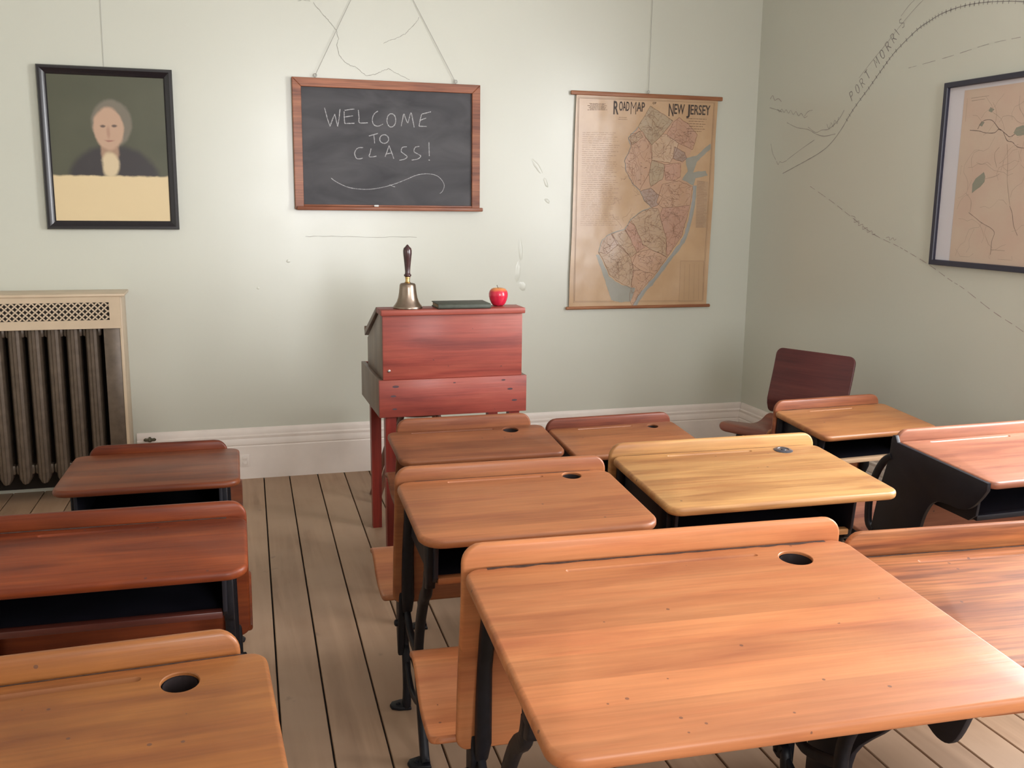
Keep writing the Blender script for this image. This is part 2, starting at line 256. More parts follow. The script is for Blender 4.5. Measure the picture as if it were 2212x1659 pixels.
RLINE=[[[3.568,1.816],[3.515,1.81],[3.477,1.8],[3.426,1.797],[3.4,1.81],[3.362,1.788],[3.34,1.776],[3.314,1.785]],[[3.523,1.818],[3.498,1.848],[3.448,1.849],[3.408,1.816],[3.392,1.805]],[[3.378,1.799],[3.352,1.762],[3.324,1.755],[3.294,1.734],[3.25,1.727]],[[3.529,1.472],[3.489,1.452],[3.449,1.431],[3.395,1.411],[3.371,1.391],[3.381,1.354],[3.38,1.301]],[[3.303,1.501],[3.285,1.471],[3.272,1.425],[3.246,1.385]],[[3.35,1.747],[3.337,1.675],[3.33,1.604],[3.303,1.506]],[[3.459,1.611],[3.402,1.62],[3.376,1.63]],[[3.308,1.933],[3.305,1.889],[3.277,1.852],[3.262,1.816]],[[3.578,1.948],[3.476,1.949]],[[3.573,1.937],[3.496,1.938]],[[3.383,1.322],[3.305,1.321]],[[3.556,1.553],[3.521,1.521],[3.522,1.472]],[[3.39,1.738],[3.414,1.709],[3.393,1.656]]]
RQ=[[3.747,2.023],[3.718,1.236],[3.721,2.003],[3.691,1.255],[3.632,1.981],[3.602,1.258]]

def wall_paint(name, col, rough=0.42, patch=0.05):
    """semi-gloss sage paint over uneven old plaster"""
    mt, N, L, B = mat_new(name)
    tc = N.new('ShaderNodeTexCoord')
    def nz(sc, det, dist=0):
        n = N.new('ShaderNodeTexNoise'); n.inputs['Scale'].default_value = sc; n.inputs['Detail'].default_value = det; n.inputs['Distortion'].default_value = dist
        L.new(tc.outputs['Object'], n.inputs['Vector']); return n.outputs['Fac']
    a = nz(1.3, 1, 0.2); b = nz(4.5, 2, 0.2)
    r = N.new('ShaderNodeMapRange'); r.inputs[1].default_value = 0.3; r.inputs[2].default_value = 0.7; r.inputs[3].default_value = 0.98; r.inputs[4].default_value = 1.02; L.new(a, r.inputs[0])
    s = N.new('ShaderNodeVectorMath'); s.operation = 'SCALE'; s.inputs[0].default_value = col; L.new(r.outputs[0], s.inputs[3])
    L.new(s.outputs[0], B.inputs['Base Color'])
    B.inputs['Specular IOR Level'].default_value = 1.0
    rr = N.new('ShaderNodeMapRange'); rr.inputs[3].default_value = rough-0.03; rr.inputs[4].default_value = rough+0.03; L.new(b, rr.inputs[0]); L.new(rr.outputs[0], B.inputs['Roughness'])
    b1 = N.new('ShaderNodeBump'); b1.inputs['Strength'].default_value = 0.03; b1.inputs['Distance'].default_value = 0.03; L.new(math_n(N, L, 'ADD', a, math_n(N, L, 'MULTIPLY', b, 0.35)), b1.inputs['Height'])
    L.new(b1.outputs['Normal'], B.inputs['Normal'])
    return mt
def floor_mat():
    mt, N, L, B = mat_new('worn painted floorboards')
    tc = N.new('ShaderNodeTexCoord'); at = N.new('ShaderNodeAttribute'); at.attribute_name = 'plank'
    off = N.new('ShaderNodeCombineXYZ'); L.new(math_n(N, L, 'MULTIPLY', at.outputs['Fac'], 9.0), off.inputs[1]); L.new(math_n(N, L, 'MULTIPLY', at.outputs['Fac'], 31.0), off.inputs[0])
    ad = N.new('ShaderNodeVectorMath'); ad.operation = 'ADD'; L.new(tc.outputs['Object'], ad.inputs[0]); L.new(off.outputs[0], ad.inputs[1])
    def nz(s, sc, det, dist=0.0):
        mp = N.new('ShaderNodeMapping'); mp.inputs['Scale'].default_value = s; L.new(ad.outputs[0], mp.inputs['Vector'])
        n = N.new('ShaderNodeTexNoise'); n.inputs['Scale'].default_value = sc; n.inputs['Detail'].default_value = det; n.inputs['Distortion'].default_value = dist
        L.new(mp.outputs[0], n.inputs['Vector']); return n.outputs['Fac']
    g = nz((22, 1.3, 1), 1.0, 5, 0.8); w = nz((2.5, 2.0, 1), 1.0, 5, 0.4); d = nz((9, 9, 1), 1.6, 4)
    r = N.new('ShaderNodeValToRGB'); e = r.color_ramp.elements
    e[0].position = 0.3; e[0].color = (0.262, 0.150, 0.086, 1); e[1].position = 0.72; e[1].color = (0.425, 0.268, 0.165, 1); L.new(g, r.inputs['Fac'])
    col = r.outputs['Color']
    wm = N.new('ShaderNodeMapRange'); wm.inputs[1].default_value = 0.42; wm.inputs[2].default_value = 0.66; wm.inputs[3].default_value = 0.85; wm.inputs[4].default_value = 0.15; L.new(w, wm.inputs[0])
    col = mix_n(N, L, wm.outputs[0], col, (0.41, 0.272, 0.177))
    sv = N.new('ShaderNodeMapRange'); sv.inputs[3].default_value = 0.90; sv.inputs[4].default_value = 1.10; L.new(at.outputs['Fac'], sv.inputs[0])
    vs = N.new('ShaderNodeVectorMath'); vs.operation = 'SCALE'; L.new(col, vs.inputs[0]); L.new(sv.outputs[0], vs.inputs[3]); col = vs.outputs[0]
    dm = N.new('ShaderNodeMapRange'); dm.inputs[1].default_value = 0.68; dm.inputs[2].default_value = 0.76; dm.inputs[3].default_value = 0; dm.inputs[4].default_value = 0.45; L.new(d, dm.inputs[0])
    col = mix_n(N, L, dm.outputs[0], col, (0.15, 0.10, 0.08))
    L.new(col, B.inputs['Base Color']); B.inputs['Roughness'].default_value = 0.5
    bp = N.new('ShaderNodeBump'); bp.inputs['Strength'].default_value = 0.3; bp.inputs['Distance'].default_value = 0.002; L.new(g, bp.inputs['Height']); L.new(bp.outputs['Normal'], B.inputs['Normal'])
    return mt

FLAKES = [(1.735, 1.69, .055, .014, -.9), (1.79, 1.60, .034, .010, -1.2), (1.80, 1.50, .022, .010, -.6), (1.645, 1.23, .014, .075, .05), (1.63, 1.10, .018, .06, -.1), (1.66, 1.02, .022, .03, .3), (.36, 1.17, .011, .010, 0), (.20, 1.03, .008, .008, 0)]
M_WALL = wall_paint('sage wall paint', (0.605, 0.612, 0.53), .30)
M_CEIL = plain('white ceiling paint', (0.72, 0.71, 0.68), 0.8)
M_WHITE = plain('cream white trim paint', (0.83, 0.75, 0.69), 0.4, nz=0.05, scale=6, bump=0.1)
M_SASH = plain('white window paint', (0.75, 0.74, 0.70), 0.4)
M_DARKGAP = plain('dark floor gap', (0.012, 0.009, 0.008), 0.9)
M_FLOOR = floor_mat()
M_IRON = plain('black cast iron', (0.007, 0.007, 0.010), 0.48, spec=0.3, nz=0.3, scale=40, bump=0.3)
M_BLACKBOX = plain('black painted metal', (0.008, 0.008, 0.013), 0.5, spec=0.4, nz=0.25, scale=14, bump=0.1)
M_CRACK = plain('plaster crack', (0.30, 0.29, 0.25), 0.9)
M_PENCIL = plain('pencil line', (0.28, 0.26, 0.25), 0.8)
M_PENCILF = plain('faint pencil line', (0.36, 0.335, 0.31), 0.8)
M_PENCILR = plain('reddish pencil line', (0.35, 0.28, 0.27), 0.8)
M_WIRE = plain('thin steel wire', (0.42, 0.41, 0.38), 0.45, metal=0.3)

# ------------------------------------------------------------------ room shell
def wall_mesh(name, u0, u1, z0, z1, holes, fn, mat):
    """wall slab with openings; fn(u, z, depth) -> point, depth 0 is the room face"""
    us = sorted({u0, u1, *[h[0] for h in holes], *[h[1] for h in holes]}); zs = sorted({z0, z1, *[h[2] for h in holes], *[h[3] for h in holes]})
    b = bmesh.new(); cache = {}
    def V(u, z, d):
        k = (u, z, d)
        if k not in cache: cache[k] = b.verts.new(fn(u, z, d))
        return cache[k]
    solid = lambda i, j: 0 <= i < len(us)-1 and 0 <= j < len(zs)-1 and not any(h[0] <= us[i] and us[i+1] <= h[1] and h[2] <= zs[j] and zs[j+1] <= h[3] for h in holes)
    for i in range(len(us)-1):
        for j in range(len(zs)-1):
            if not solid(i, j): continue
            a, c, e, f = us[i], us[i+1], zs[j], zs[j+1]
            for d in (0, 0.14): b.faces.new((V(a,e,d), V(c,e,d), V(c,f,d), V(a,f,d)))
            if not solid(i-1, j): b.faces.new((V(a,e,0), V(a,f,0), V(a,f,.14), V(a,e,.14)))
            if not solid(i+1, j): b.faces.new((V(c,e,0), V(c,f,0), V(c,f,.14), V(c,e,.14)))
            if not solid(i, j-1): b.faces.new((V(a,e,0), V(c,e,0), V(c,e,.14), V(a,e,.14)))
            if not solid(i, j+1): b.faces.new((V(a,f,0), V(c,f,0), V(c,f,.14), V(a,f,.14)))
    mb = MB(); mb.bm(b, mat); return tag(mb.build(name), kind='structure')
holes = {'right': [], 'back': []}
for wall, c, s, h, wd in WINDOWS: holes[wall].append((c-wd/2, c+wd/2, s, h))
wall_front = wall_mesh('wall_front', LW-.14, RW+.14, -0.02, CH, [], lambda u, z, d: (u, FW+d, z), M_WALL)
wall_right = wall_mesh('wall_right', BW, FW, -0.02, CH, holes['right'], lambda u, z, d: (RW+d, u, z), M_WALL)
wall_left = wall_mesh('wall_left', BW, FW, -0.02, CH, [], lambda u, z, d: (LW-d, u, z), M_WALL)
wall_back = wall_mesh('wall_back', LW-.14, RW+.14, -0.02, CH, holes['back'], lambda u, z, d: (u, BW-d, z), M_WALL)
mb = MB(); mb.box(LW-.14, RW+.14, BW-.14, FW+.14, CH, CH+.1, M_CEIL); tag(mb.build('ceiling'), kind='structure')

# floor: individual boards with open joints, running almost straight to the front wall
mb = MB(); rnd = random.Random(4); vals = []
edges = [0.064, 0.195, 0.331, 0.483, 0.629]
while edges[0] > LW-0.5: edges.insert(0, edges[0]-rnd.uniform(.132, .15))
while edges[-1] < RW+0.5: edges.append(edges[-1]+rnd.uniform(.132, .152))
th = -0.0285
for i in range(len(edges)-1):
    a, b_ = edges[i]+.0028, edges[i+1]-.0028
    cuts = [BW-.1, FW+.1]
    for y0, y1 in zip(cuts[:-1], cuts[1:]):
        X = lambda x, y: x + (FW-y)*th
        k = len(mb.v); n0 = len(mb.f)
        pts = []
        for (x, dz, dd) in ((a, -.018, 0), (a, -.002, 0), (a+.002, 0, 0), (b_-.002, 0, 0), (b_, -.002, 0), (b_, -.018, 0)):
            pts.append((x, dz))
        vs = [(X(x, y0), y0, z) for x, z in pts]+[(X(x, y1), y1, z) for x, z in pts]
        mb.add(vs, [(j, j+1, j+7, j+6) for j in range(5)], M_FLOOR)
        vals += [rnd.random()]*12
mb.box(LW-.2, RW+.2, BW-.15, FW+.15, -.06, -.016, M_DARKGAP); vals += [0.0]*8
fl = mb.build('floor', flat=True); tag(fl, kind='structure')
at = fl.data.attributes.new('plank', 'FLOAT', 'POINT'); at.data.foreach_set('value', vals)

# baseboards: tall moulded boards
prof = [(0, 0), (.022, 0), (.022, .178), (.019, .184), (.022, .19), (.022, .205), (.017, .222), (.019, .230), (.019, .236), (.012, .243), (.012, .262), (.008, .272), (.004, .279), (0, .279)]
mb = MB(); mb.prism([(FW-d, z) for d, z in prof], -0.442, RW, M_WHITE, 0); tag(mb.build('baseboard_front', ang=25), kind='structure')
mb = MB(); mb.prism([(RW-d, z) for d, z in prof], BW, FW-.022, M_WHITE, 1); tag(mb.build('baseboard_right', ang=25), kind='structure')
mb = MB(); mb.prism([(LW+d, z) for d, z in prof], BW, FW-.022, M_WHITE, 1); tag(mb.build('baseboard_left', ang=25), kind='structure')

# windows behind and beside the camera: frame, meeting rail, sash bars, sill
for n, (wall, c, s, h, wd) in enumerate(WINDOWS):
    mb = MB(); a, b_ = c-wd/2, c+wd/2
    def bx(u0, u1, z0, z1, d0, d1):
        if wall == 'right': mb.box(RW+d0, RW+d1, u0, u1, z0, z1, M_SASH, .004)
        else: mb.box(u0, u1, BW-d1, BW-d0, z0, z1, M_SASH, .004)
    for u in (a, b_-.045): bx(u, u+.045, s, h, .03, .11)
    bx(a+.045, b_-.045, s, s+.06, .03, .11); bx(a+.045, b_-.045, h-.05, h, .03, .11); bx(a+.045, b_-.045, (s+h)/2-.02, (s+h)/2+.02, .04, .1)
    bx(c-.012, c+.012, s+.06, (s+h)/2-.02, .05, .09); bx(c-.012, c+.012, (s+h)/2+.02, h-.05, .05, .09)
    wo = tag(mb.build('window_%d' % (n+1)), kind='structure')
    mb = MB()
    for u0, u1 in ((a-.1, a), (b_, b_+.1)): bx(u0, u1, s-.02, h+.1, -.025, 0)
    bx(a, b_, h, h+.1, -.025, 0)
    mb.build('window_casing', wo)
    mb = MB(); bx(a-.13, b_+.13, s-.05, s-.02, -.06, 0); bx(a-.1, b_+.1, s-.13, s-.05, -.02, 0); mb.build('window_sill', wo)

# cracks in the plaster, children of the front wall
mb = MB()
for k, s in enumerate(CRACKS):
    pts = []
    for i in range(len(s)-1):
        for j in range(5):
            t = j/5; pts.append((s[i][0]+(s[i+1][0]-s[i][0])*t+rnd.uniform(-.002, .002), s[i][1]+(s[i+1][1]-s[i][1])*t+rnd.uniform(-.002, .002)))
    pts.append(tuple(s[-1])); mb.ribbon(pts, .0028 if k < 3 else .0022, M_CRACK, lambda a, b_: (a, FW-.0006, b_))
mb.build('plaster_crack', wall_front, flat=True, face=(0, -1, 0))
# blistered, flaking paint: low raised scabs of paint left of the map and under the blackboard
mb = MB(); rnd = random.Random(8)
for cx, cz, rx, rz, rot in FLAKES:
    n = 26; rings = []
    for f, d in ((1.0, .0), (.80, .0012), (.45, .0018)):
        ring = []
        for q in range(n):
            a_ = q*2*PI/n; w_ = f*(1+.32*noise.noise(Vector((math.cos(a_)*1.6+cx*9, math.sin(a_)*1.6+cz*7, f*.4))))
            u, v = rx*w_*math.cos(a_), rz*w_*math.sin(a_); ring.append((cx+u*math.cos(rot)-v*math.sin(rot), FW+.0005-d, cz+u*math.sin(rot)+v*math.cos(rot)))
        rings.append(ring)
    mb.loft(rings, M_WALL)
mb.build('flaking_paint', wall_front, ang=60)

# pencilled railway map on the right wall
mb = MB(); onR = lambda a, b_: (RW-.0006, a, b_)
rl = [(p.x, p.y) for p in smooth_path([Vector((a, b_, 0)) for a, b_ in RAIL], 8)]
mb.ribbon(rl, .0045, M_PENCIL, onR)
for i in range(36, len(rl)-2, 2):
    (x0, z0), (x1, z1) = rl[i-1], rl[i+1]; dx, dz = x1-x0, z1-z0; l = math.hypot(dx, dz)
    h = .0095; mb.ribbon([(rl[i][0]-dz/l*h, rl[i][1]+dx/l*h), (rl[i][0]+dz/l*h, rl[i][1]-dx/l*h)], .0045, M_PENCIL, onR)
for k, s in enumerate(PENCIL): mb.ribbon([(p.x, p.y) for p in smooth_path([Vector((*q, 0)) for q in s], 3)], .0042 if k < 10 else .003, M_PENCILF if k != 5 else M_PENCILR, onR)
for s in DASH:
    L_ = [(p.x, p.y) for p in smooth_path([Vector((*q, 0)) for q in s], 14)]
    i = 0
    while i < len(L_)-4: mb.ribbon(L_[i:i+5], .0034, M_PENCILR if s is DASH[0] else M_PENCILF, onR); i += 6
for s in SCRIB: mb.ribbon([(p.x, p.y) for p in smooth_path([Vector((*q, 0)) for q in s], 3)], .0034, M_PENCILR, onR)
# hand lettering PORT MORRIS along the line, drawn as strokes in a unit cell
GL = {'P': [[(0,0),(0,1)], [(0,1),(.45,.95),(.6,.75),(.45,.52),(0,.5)]], 'O': [[(.3,0),(.05,.2),(0,.55),(.1,.9),(.35,1),(.6,.8),(.62,.4),(.5,.08),(.3,0)]],
      'R': [[(0,0),(0,1)], [(0,1),(.45,.95),(.58,.75),(.4,.52),(0,.5)], [(.25,.5),(.6,0)]], 'T': [[(0,1),(.65,1)], [(.32,1),(.32,0)]],
      'M': [[(0,0),(.05,1),(.35,.35),(.65,1),(.72,0)]], 'I': [[(.3,0),(.3,1)]], 'S': [[(.58,.88),(.3,1),(.05,.8),(.3,.52),(.58,.28),(.3,0),(0,.12)]]}
for ch, i in zip('PORTMORRIS', (0, 1, 2, 3, 4, 5, 6, 7, 8, 9)):
    p = Vector(TEXT[i]); q = Vector(TEXT[i+1]); t = (q-p).normalized()
    if i == 3: t = (Vector(TEXT[3])-Vector(TEXT[2])).normalized()
    nrm = Vector((t.y, -t.x)); nrm = nrm if nrm.y > 0 else -nrm
    W_, H_ = .036, .05; base = p + nrm*.022
    for st in GL[ch]:
        mb.ribbon([(base.x+t.x*u*W_+nrm.x*v*H_, base.y+t.y*u*W_+nrm.y*v*H_) for u, v in st], .0055, M_PENCIL, onR)
mb.build('pencil_drawing', wall_right, flat=True, face=(-1, 0, 0))['label'] = 'faint pencilled railway map lines drawn on the plaster'

# ------------------------------------------------------------------ things on the walls
def frame_mb(x0, x1, z0, z1, fw_, prof, mat):
    """mitred picture frame: prof = [(inset 0..1, y)] across the moulding from outer to inner edge"""
    mb = MB(); rings = []
    for t, y in prof:
        d = t*fw_; rings.append([(x0+d, y, z0+d), (x1-d, y, z0+d), (x1-d, y, z1-d), (x0+d, y, z1-d)])
    rings.append(rings[0]); mb.loft(rings, mat, close_ends=False); return mb
M_EBON = plain('black lacquered moulding', (0.012, 0.010, 0.014), 0.28, coat=0.3)
M_NAVY = plain('dark blue black frame paint', (0.030, 0.030, 0.052), 0.4)
M_MATB = plain('white mat board', (0.66, 0.64, 0.68), 0.85)
M_PAPERBACK = plain('frame backing', (0.12, 0.09, 0.06), 0.9)

def portrait_mat():
    """plain stand-in picture: olive field, plain anonymous bust, cream lower part"""
    mt, N, L, B = mat_new('dark portrait print')
    tc = N.new('ShaderNodeTexCoord'); n = N.new('ShaderNodeTexNoise'); n.inputs['Scale'].default_value = 22; n.inputs['Detail'].default_value = 4
    L.new(tc.outputs['Object'], n.inputs['Vector'])
    wob = N.new('ShaderNodeVectorMath'); wob.operation = 'SCALE'; wob.inputs[3].default_value = 0.018
    sb = N.new('ShaderNodeVectorMath'); sb.operation = 'SUBTRACT'; sb.inputs[1].default_value = (.5, .5, .5); L.new(n.outputs['Color'], sb.inputs[0]); L.new(sb.outputs[0], wob.inputs[0])
    ad = N.new('ShaderNodeVectorMath'); L.new(tc.outputs['Object'], ad.inputs[0]); L.new(wob.outputs[0], ad.inputs[1])
    sp = N.new('ShaderNodeSeparateXYZ'); L.new(ad.outputs[0], sp.inputs[0]); X, Z = sp.outputs[0], sp.outputs[2]
    def ell(cx, cz, rx, rz, soft=0.12, rot=0.0):
        dx = math_n(N, L, 'SUBTRACT', X, cx); dz = math_n(N, L, 'SUBTRACT', Z, cz)
        c, s = math.cos(rot), math.sin(rot)
        u = math_n(N, L, 'DIVIDE', math_n(N, L, 'ADD', math_n(N, L, 'MULTIPLY', dx, c), math_n(N, L, 'MULTIPLY', dz, s)), rx)
        v = math_n(N, L, 'DIVIDE', math_n(N, L, 'SUBTRACT', math_n(N, L, 'MULTIPLY', dz, c), math_n(N, L, 'MULTIPLY', dx, s)), rz)
        d = math_n(N, L, 'SQRT', math_n(N, L, 'ADD', math_n(N, L, 'MULTIPLY', u, u), math_n(N, L, 'MULTIPLY', v, v)))
        m = N.new('ShaderNodeMapRange'); m.interpolation_type = 'SMOOTHSTEP'; m.inputs[1].default_value = 1-soft; m.inputs[2].default_value = 1+soft; m.inputs[3].default_value = 1; m.inputs[4].default_value = 0
        L.new(d, m.inputs[0]); return m.outputs[0]
    n2 = N.new('ShaderNodeTexNoise'); n2.inputs['Scale'].default_value = 4; L.new(tc.outputs['Object'], n2.inputs['Vector'])
    col = mix_n(N, L, n2.outputs['Fac'], (0.062, 0.066, 0.040), (0.105, 0.105, 0.066))
    col = mix_n(N, L, ell(.015, .22, .215, .19, .10), col, (0.040, 0.034, 0.036))     # dark coat
    col = mix_n(N, L, ell(.015, .515, .092, .112, .10), col, (0.19, 0.165, 0.125))     # hair
    col = mix_n(N, L, ell(.0, .385, .042, .06, .2), col, (0.38, 0.24, 0.16))           # neck
    col = mix_n(N, L, ell(.0, .490, .070, .100, .10), col, (0.52, 0.34, 0.235))        # face
    for ex in (-.027, .025): col = mix_n(N, L, ell(ex, .502, .012, .006, .5), col, (0.15, 0.10, 0.08))
    col = mix_n(N, L, ell(-.003, .472, .008, .026, .7), col, (0.44, 0.265, 0.185))
    col = mix_n(N, L, ell(.0, .432, .019, .004, .6), col, (0.36, 0.17, 0.13))
    col = mix_n(N, L, ell(.0, .315, .038, .062, .25), col, (0.66, 0.53, 0.34))        # white stock
    st = N.new('ShaderNodeMapRange'); st.interpolation_type = 'SMOOTHSTEP'; st.inputs[1].default_value = .255; st.inputs[2].default_value = .268; st.inputs[3].default_value = 1; st.inputs[4].default_value = 0; L.new(Z, st.inputs[0])
    col = mix_n(N, L, st.outputs[0], col, (0.74, 0.585, 0.345))
    L.new(col, B.inputs['Base Color']); B.inputs['Roughness'].default_value = 0.45
    return mt
pr = empty('framed_portrait', (-.486, FW, 1.335)); tag(pr, 'dark portrait of a bust in a black frame, hung above the radiator', 'picture')
fm = frame_mb(-.308, .308, 0, .78, .042, [(0, 0), (0, -.026), (.12, -.034), (.35, -.034), (.6, -.026), (.85, -.022), (1, -.016), (1, -.006)], M_EBON)
fm.build('frame', pr, ang=20)
mb = MB(); mb.box(-.272, .272, -.014, -.006, .036, .744, portrait_mat()); mb.build('picture_print', pr)
mb = MB(); mb.box(-.27, .27, -.006, 0, .04, .74, M_PAPERBACK); mb.build('backing', pr)
mb = MB(); mb.tube([(-.005, -.004, .76), (0, -.004, CH-1.335-.02)], .0011, M_WIRE, 6); mb.build('hanging_wire', pr)

# blackboard
M_OAKF = wood('red brown oak frame', (0.42, 0.165, 0.085), (0.35, 0.125, 0.066), (0.18, 0.055, 0.032), streak=0.7, stain=.2)
def slate_mat():
    mt, N, L, B = mat_new('dusty slate')
    tc = N.new('ShaderNodeTexCoord'); mp = N.new('ShaderNodeMapping'); mp.inputs['Scale'].default_value = (1, 1, 2.5); L.new(tc.outputs['Object'], mp.inputs[0])
    n = N.new('ShaderNodeTexNoise'); n.inputs['Scale'].default_value = 3.2; n.inputs['Detail'].default_value = 7; n.inputs['Distortion'].default_value = .8; L.new(mp.outputs[0], n.inputs[0])
    r = N.new('ShaderNodeValToRGB'); e = r.color_ramp.elements; e[0].position = .3; e[0].color = (0.030, 0.029, 0.035, 1); e[1].position = .75; e[1].color = (0.088, 0.085, 0.092, 1); L.new(n.outputs['Fac'], r.inputs[0])
    L.new(r.outputs[0], B.inputs['Base Color']); B.inputs['Roughness'].default_value = .6; return mt
def chalk_mat():
    mt, N, L, B = mat_new('chalk')
    tc = N.new('ShaderNodeTexCoord'); n = N.new('ShaderNodeTexNoise'); n.inputs['Scale'].default_value = 260; L.new(tc.outputs['Object'], n.inputs[0])
    r = N.new('ShaderNodeValToRGB'); e = r.color_ramp.elements; e[0].position = .33; e[0].color = (0.14, 0.14, 0.15, 1); e[1].position = .55; e[1].color = (0.52, 0.52, 0.53, 1); L.new(n.outputs['Fac'], r.inputs[0])
    L.new(r.outputs[0], B.inputs['Base Color']); B.inputs['Roughness'].default_value = .95; return mt
BX, BZ = .905, 1.442
bb = empty('blackboard', (BX, FW, BZ)); tag(bb, 'wood framed blackboard chalked WELCOME TO CLASS! hanging on the front wall', 'blackboard')
x0, x1, z1 = .402-BX, 1.398-BX, .667
fb = MB()
fb.prism([(x0, z1), (x1, z1), (x1-.045, z1-.045), (x0+.045, z1-.045)], -.034, -.004, M_OAKF, 1, .003)
fb.prism([(x0, .0), (x0+.045, .0), (x0+.045, z1-.045), (x0, z1)], -.034, -.004, M_OAKF, 1, .003)
fb.prism([(x1, .0), (x1, z1), (x1-.045, z1-.045), (x1-.045, .0)], -.034, -.004, M_OAKF, 1, .003)
fb.build('frame', bb, ang=20)
mb = MB(); mb.box(x0+.008, x1+.012, -.058, -.004, -.004, .016, M_OAKF, .004); mb.box(x0+.045, x1-.045, -.034, -.004, .016, .026, M_OAKF, .002); mb.build('chalk_ledge', bb)
mb = MB(); mb.box(x0+.04, x1-.04, -.018, -.004, .02, z1-.04, slate_mat()); mb.build('writing_surface', bb)
mb = MB(); MCH = chalk_mat()
for k, s in enumerate(CHALK):
    pts = [(p.x, p.y) for p in smooth_path([Vector((*q, 0)) for q in s], 6 if len(s) > 2 else 3)]
    if len(s) == 2: pts = [(s[0][0]+(s[1][0]-s[0][0])*t/6, s[0][1]+(s[1][1]-s[0][1])*t/6) for t in range(7)]
    mb.ribbon(pts, .0058 if k < len(CHALK)-2 else .0044, MCH, lambda a, b_: (a-BX, -.0184-k*.00002, b_-BZ), (0, -.000003, 0))
mb.build('chalk_writing', bb, flat=True, face=(0, -1, 0))['label'] = 'white chalk handwriting WELCOME TO CLASS! over a flourish'
mb = MB()
for s in BOARDWIRE:
    (ax, az), (cx, cz) = s; dx = cx-BX; top = (ax-BX, -.008, az-BZ); bot = (dx, -.016, z1+.012)
    k = (CH-.02-az)/(cz-az) if cz != az else 0
    ext = (top[0]+(dx-top[0])*k, -.006, CH-.02-BZ)
    mb.tube([ext, top, bot], .0013, M_WIRE, 6)
mb.build('hanging_wire', bb)
for s in BOARDWIRE:
    mb = MB(); dx = s[1][0]-BX; mb.tube([(dx, -.02, z1-.004), (dx, -.02, z1+.006)]+[(dx+.008*math.sin(a), -.02, z1+.014-.008*math.cos(a)) for a in [i*PI/5 for i in range(11)]], .0022, M_WIRE, 6); mb.build('screw_eye', bb)
mb = MB(); mb.tube([(0, 0, 0), (.004, 0, 0), (.022, .001, 0), (.025, .001, 0)], [.003, .0052, .0052, .004], plain('white chalk stick', (.8, .8, .78), .95), 10)
tag(mb.build('chalk_stick', None, (.812, FW-.048, 1.4635)), 'short white stub of chalk on the blackboard ledge', 'chalk')

# road map on rollers
def paper(name, col, col2, rough, bump=0.5, coat=0.0):
    mt, N, L, B = mat_new(name)
    tc = N.new('ShaderNodeTexCoord')
    def nz(sc, det, s=(1, 1, 1)):
        mp = N.new('ShaderNodeMapping'); mp.inputs['Scale'].default_value = s; L.new(tc.outputs['Object'], mp.inputs[0])
        n = N.new('ShaderNodeTexNoise'); n.inputs['Scale'].default_value = sc; n.inputs['Detail'].default_value = det; L.new(mp.outputs[0], n.inputs[0]); return n.outputs['Fac']
    a = nz(5, 6); r = N.new('ShaderNodeMapRange'); r.inputs[1].default_value = .35; r.inputs[2].default_value = .65; L.new(a, r.inputs[0])
    L.new(mix_n(N, L, r.outputs[0], col, col2), B.inputs['Base Color']); B.inputs['Roughness'].default_value = rough
    if coat: B.inputs['Coat Weight'].default_value = coat; B.inputs['Coat Roughness'].default_value = .22
    h = nz(3.2, 2, (1, 1, .7)); b = N.new('ShaderNodeBump'); b.inputs['Strength'].default_value = bump; b.inputs['Distance'].default_value = .03; L.new(h, b.inputs['Height'])
    L.new(b.outputs['Normal'], B.inputs['Normal'])
    if coat: L.new(b.outputs['Normal'], B.inputs['Coat Normal'])
    return mt
MPX, MPZ = 2.385, .882
mp_ = empty('wall_map', (MPX, FW, MPZ)); tag(mp_, 'old varnished road map of New Jersey hanging from a wooden roller', 'map')
PK = dict(rough=.35, coat=.8)
MP = paper('aged map paper', (0.56, 0.365, 0.205), (0.49, 0.305, 0.165), **PK)
def cc(r, g, b_, k=.65):
    r, g, b_ = .54+(r-.50)*k, .345+(g-.32)*k, .195+(b_-.18)*k
    return paper('map tint', (r, g, b_), (r*.9, g*.9, b_*.9), **PK)
T = {'green': cc(.36, .30, .20), 'pink': cc(.49, .265, .195), 'peach': cc(.50, .29, .19), 'tan': cc(.445, .31, .20), 'lilac': cc(.46, .33, .26), 'purple': cc(.31, .23, .22), 'rose': cc(.49, .25, .19), 'ivory': cc(.52, .37, .25)}
CT = dict(sussex='green', bergen='pink', warren='peach', flat='tan', morris='ivory', essex='purple', somerset='green', union='rose', mercer='purple', monmouth='peach', ocean='rose', burlington='tan', camden='rose', gloucester='tan', salem='lilac', cumberland='tan', atlantic='peach', capemay='peach')
M_WATER = cc(.26, .28, .25, .9); M_COAST = cc(.27, .30, .31, .9); M_INK = plain('map ink', (0.06, 0.042, 0.035), .5); M_INKF = plain('faded map ink', (0.22, 0.13, 0.08), .5); M_ROAD = plain('map road ink', (0.25, 0.14, 0.09), .5)
def onM(dy): return lambda a, b_: (a-MPX, dy, b_-MPZ)
Q = MAPQ
sh = MB(); ring = []
def edge(p, q, n, amp):
    out = []
    for i in range(n):
        t = i/n; o = amp*noise.noise(Vector((t*4, p[0]*3, p[1])))*math.sin(t*PI)
        out.append((p[0]+(q[0]-p[0])*t+o, p[1]+(q[1]-p[1])*t))
    return out
ring = edge(Q[0], Q[1], 2, 0)+edge(Q[1], Q[2], 24, .010)+edge(Q[2], Q[3], 2, 0)+edge(Q[3], Q[0], 24, .006)
sh.prism([(a-MPX, b_-MPZ) for a, b_ in ring], -.0180, -.0168, MP, 1)
